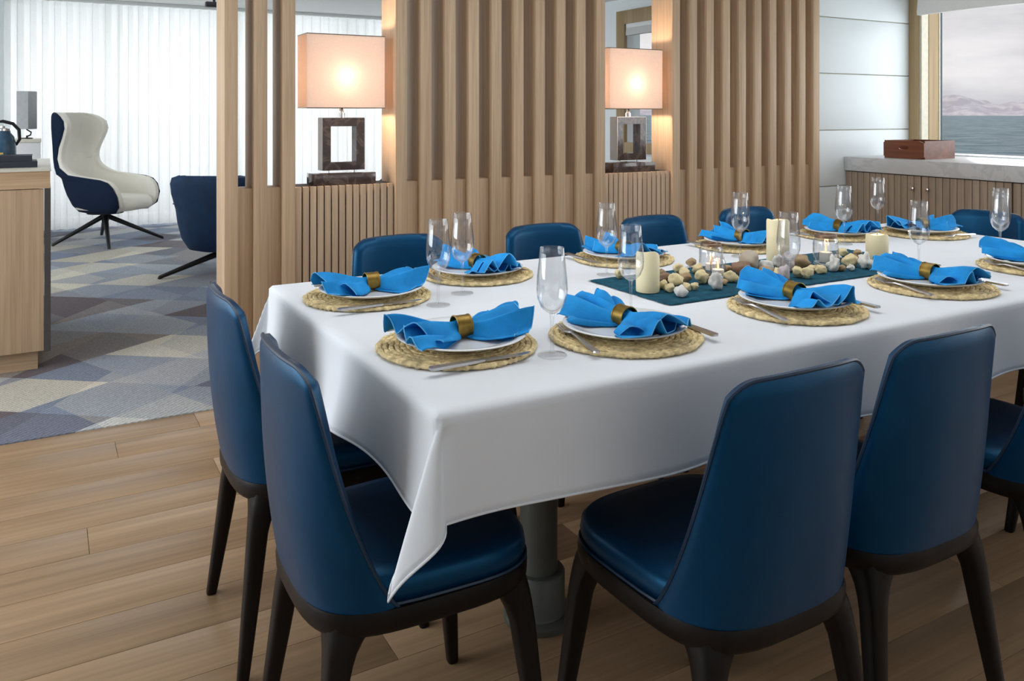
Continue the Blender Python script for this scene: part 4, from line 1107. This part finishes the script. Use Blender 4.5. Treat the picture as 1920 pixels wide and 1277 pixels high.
# kettle
kt = empty('kettle', 'dark blue kettle with black handle on the counter at the left edge', 'kettle', (-0.190, 5.02, CZ))
mb = MB(); mb.lathe([(0.0, 0.0), (0.055, 0.0), (0.060, 0.006), (0.062, 0.06), (0.060, 0.11), (0.052, 0.145), (0.036, 0.165), (0.034, 0.175), (0.0, 0.175)], 36); mb.build('body', M['kettle'], kt)
mb = MB(); mb.lathe([(0.0, 0.175), (0.036, 0.176), (0.034, 0.186), (0.012, 0.192), (0.010, 0.200), (0.0, 0.203)], 24); mb.build('lid', M['chrome'], kt)
mb = MB(); mb.tube([(0.058, 0, 0.10), (0.075, 0, 0.13), (0.072, 0, 0.18), (0.045, 0, 0.212), (0.0, 0, 0.225), (-0.02, 0, 0.222)], [0.006, 0.008, 0.009, 0.009, 0.009, 0.006], 10); mb.build('handle', M['black'], kt)
mb = MB(); mb.tube([(-0.05, 0, 0.06), (-0.085, 0, 0.10), (-0.10, 0, 0.15)], [0.012, 0.009, 0.006], 10); mb.build('spout', M['kettle'], kt)
mb = MB(); mb.rings([[(0.0625 * math.cos(a), 0.0625 * math.sin(a), z) for a in np.linspace(-2.2, -1.5, 10)] for z in (0.03, 0.065)], False, False, False); mb.build('badge', plain('yellow_badge', (0.62, 0.42, 0.10), 0.5), kt)
def book(loc, sx, sy, sz, rz, label):
    e = empty('book', label, 'book', loc, rz, 'dark books on the counter')
    mb = MB(); mb.box(-sx / 2, sx / 2, -sy / 2, sy / 2, 0, 0.004); mb.box(-sx / 2, sx / 2, -sy / 2, sy / 2, sz - 0.004, sz); mb.box(-sx / 2, sx / 2, -sy / 2, -sy / 2 + 0.004, 0.004, sz - 0.004); mb.build('cover', M['book'], e, False)
    mb = MB(); mb.box(-sx / 2 + 0.005, sx / 2 - 0.005, -sy / 2 + 0.004, sy / 2 - 0.005, 0.004, sz - 0.004); mb.build('pages', M['paper'], e, False)
book((-0.165, 4.80, CZ), 0.26, 0.19, 0.030, 0.03, 'dark bound book lying flat, lower of the two by the kettle')
book((-0.175, 4.80, CZ + 0.0305), 0.24, 0.17, 0.028, 0.0, 'dark bound book lying on top of another by the kettle')

# white low unit with bent-arm lamp near the curtain
lu = empty('side_unit', 'low white side unit behind the counter near the curtain', 'cabinet', (0, 0, FZ))
bx('body', -0.62, -0.035, 8.80, 9.20, 0.04, 0.955, M['ceramic'], lu, 0.003)
bx('top', -0.63, -0.03, 8.79, 9.21, 0.955, 0.985, M['counter'], lu, 0.003)
bx('plinth', -0.60, -0.05, 8.83, 9.18, 0.0, 0.04, M['dark_edge'], lu)
rl = empty('reading_lamp', 'small lamp with grey rectangular shade before the sheer curtain', 'lamp', (-0.148, 9.0, FZ + 0.9855))
mb = MB(); mb.lathe([(0.0, 0.0), (0.05, 0.0), (0.05, 0.008), (0.008, 0.012), (0.008, 0.03), (0.0, 0.03)], 24); mb.build('foot', M['black'], rl)
mb = MB(); mb.tube([(0, 0, 0.02), (0.03, 0, 0.035), (0.035, 0, 0.06), (0.0, 0, 0.085), (0, 0, 0.14)], 0.007, 8); mb.build('arm', M['black'], rl)
mb = MB(); mb.box(-0.055, 0.055, -0.075, 0.075, 0.09, 0.445, 0.004); s_ = mb.build('shade', M['grey_shade'], rl)
s_.rotation_euler = (0, 0, -0.5)
# dark spot fitting under the lounge ceiling
sp = empty('ceiling_spotlight', 'small black spotlight under the lounge ceiling', 'spotlight', (1.36, 8.0, ZC))
mb = MB(); mb.box(-0.10, 0.10, -0.05, 0.05, -0.025, -0.001, 0.003); mb.build('mount', M['black'], sp)
mb = MB(); mb.tube([(0, 0, -0.02), (0, 0, -0.17)], 0.012, 10); mb.build('stem', M['black'], sp)
mb = MB(); mb.box(-0.075, 0.075, -0.035, 0.035, -0.215, -0.165, 0.006); mb.build('head', M['black'], sp)
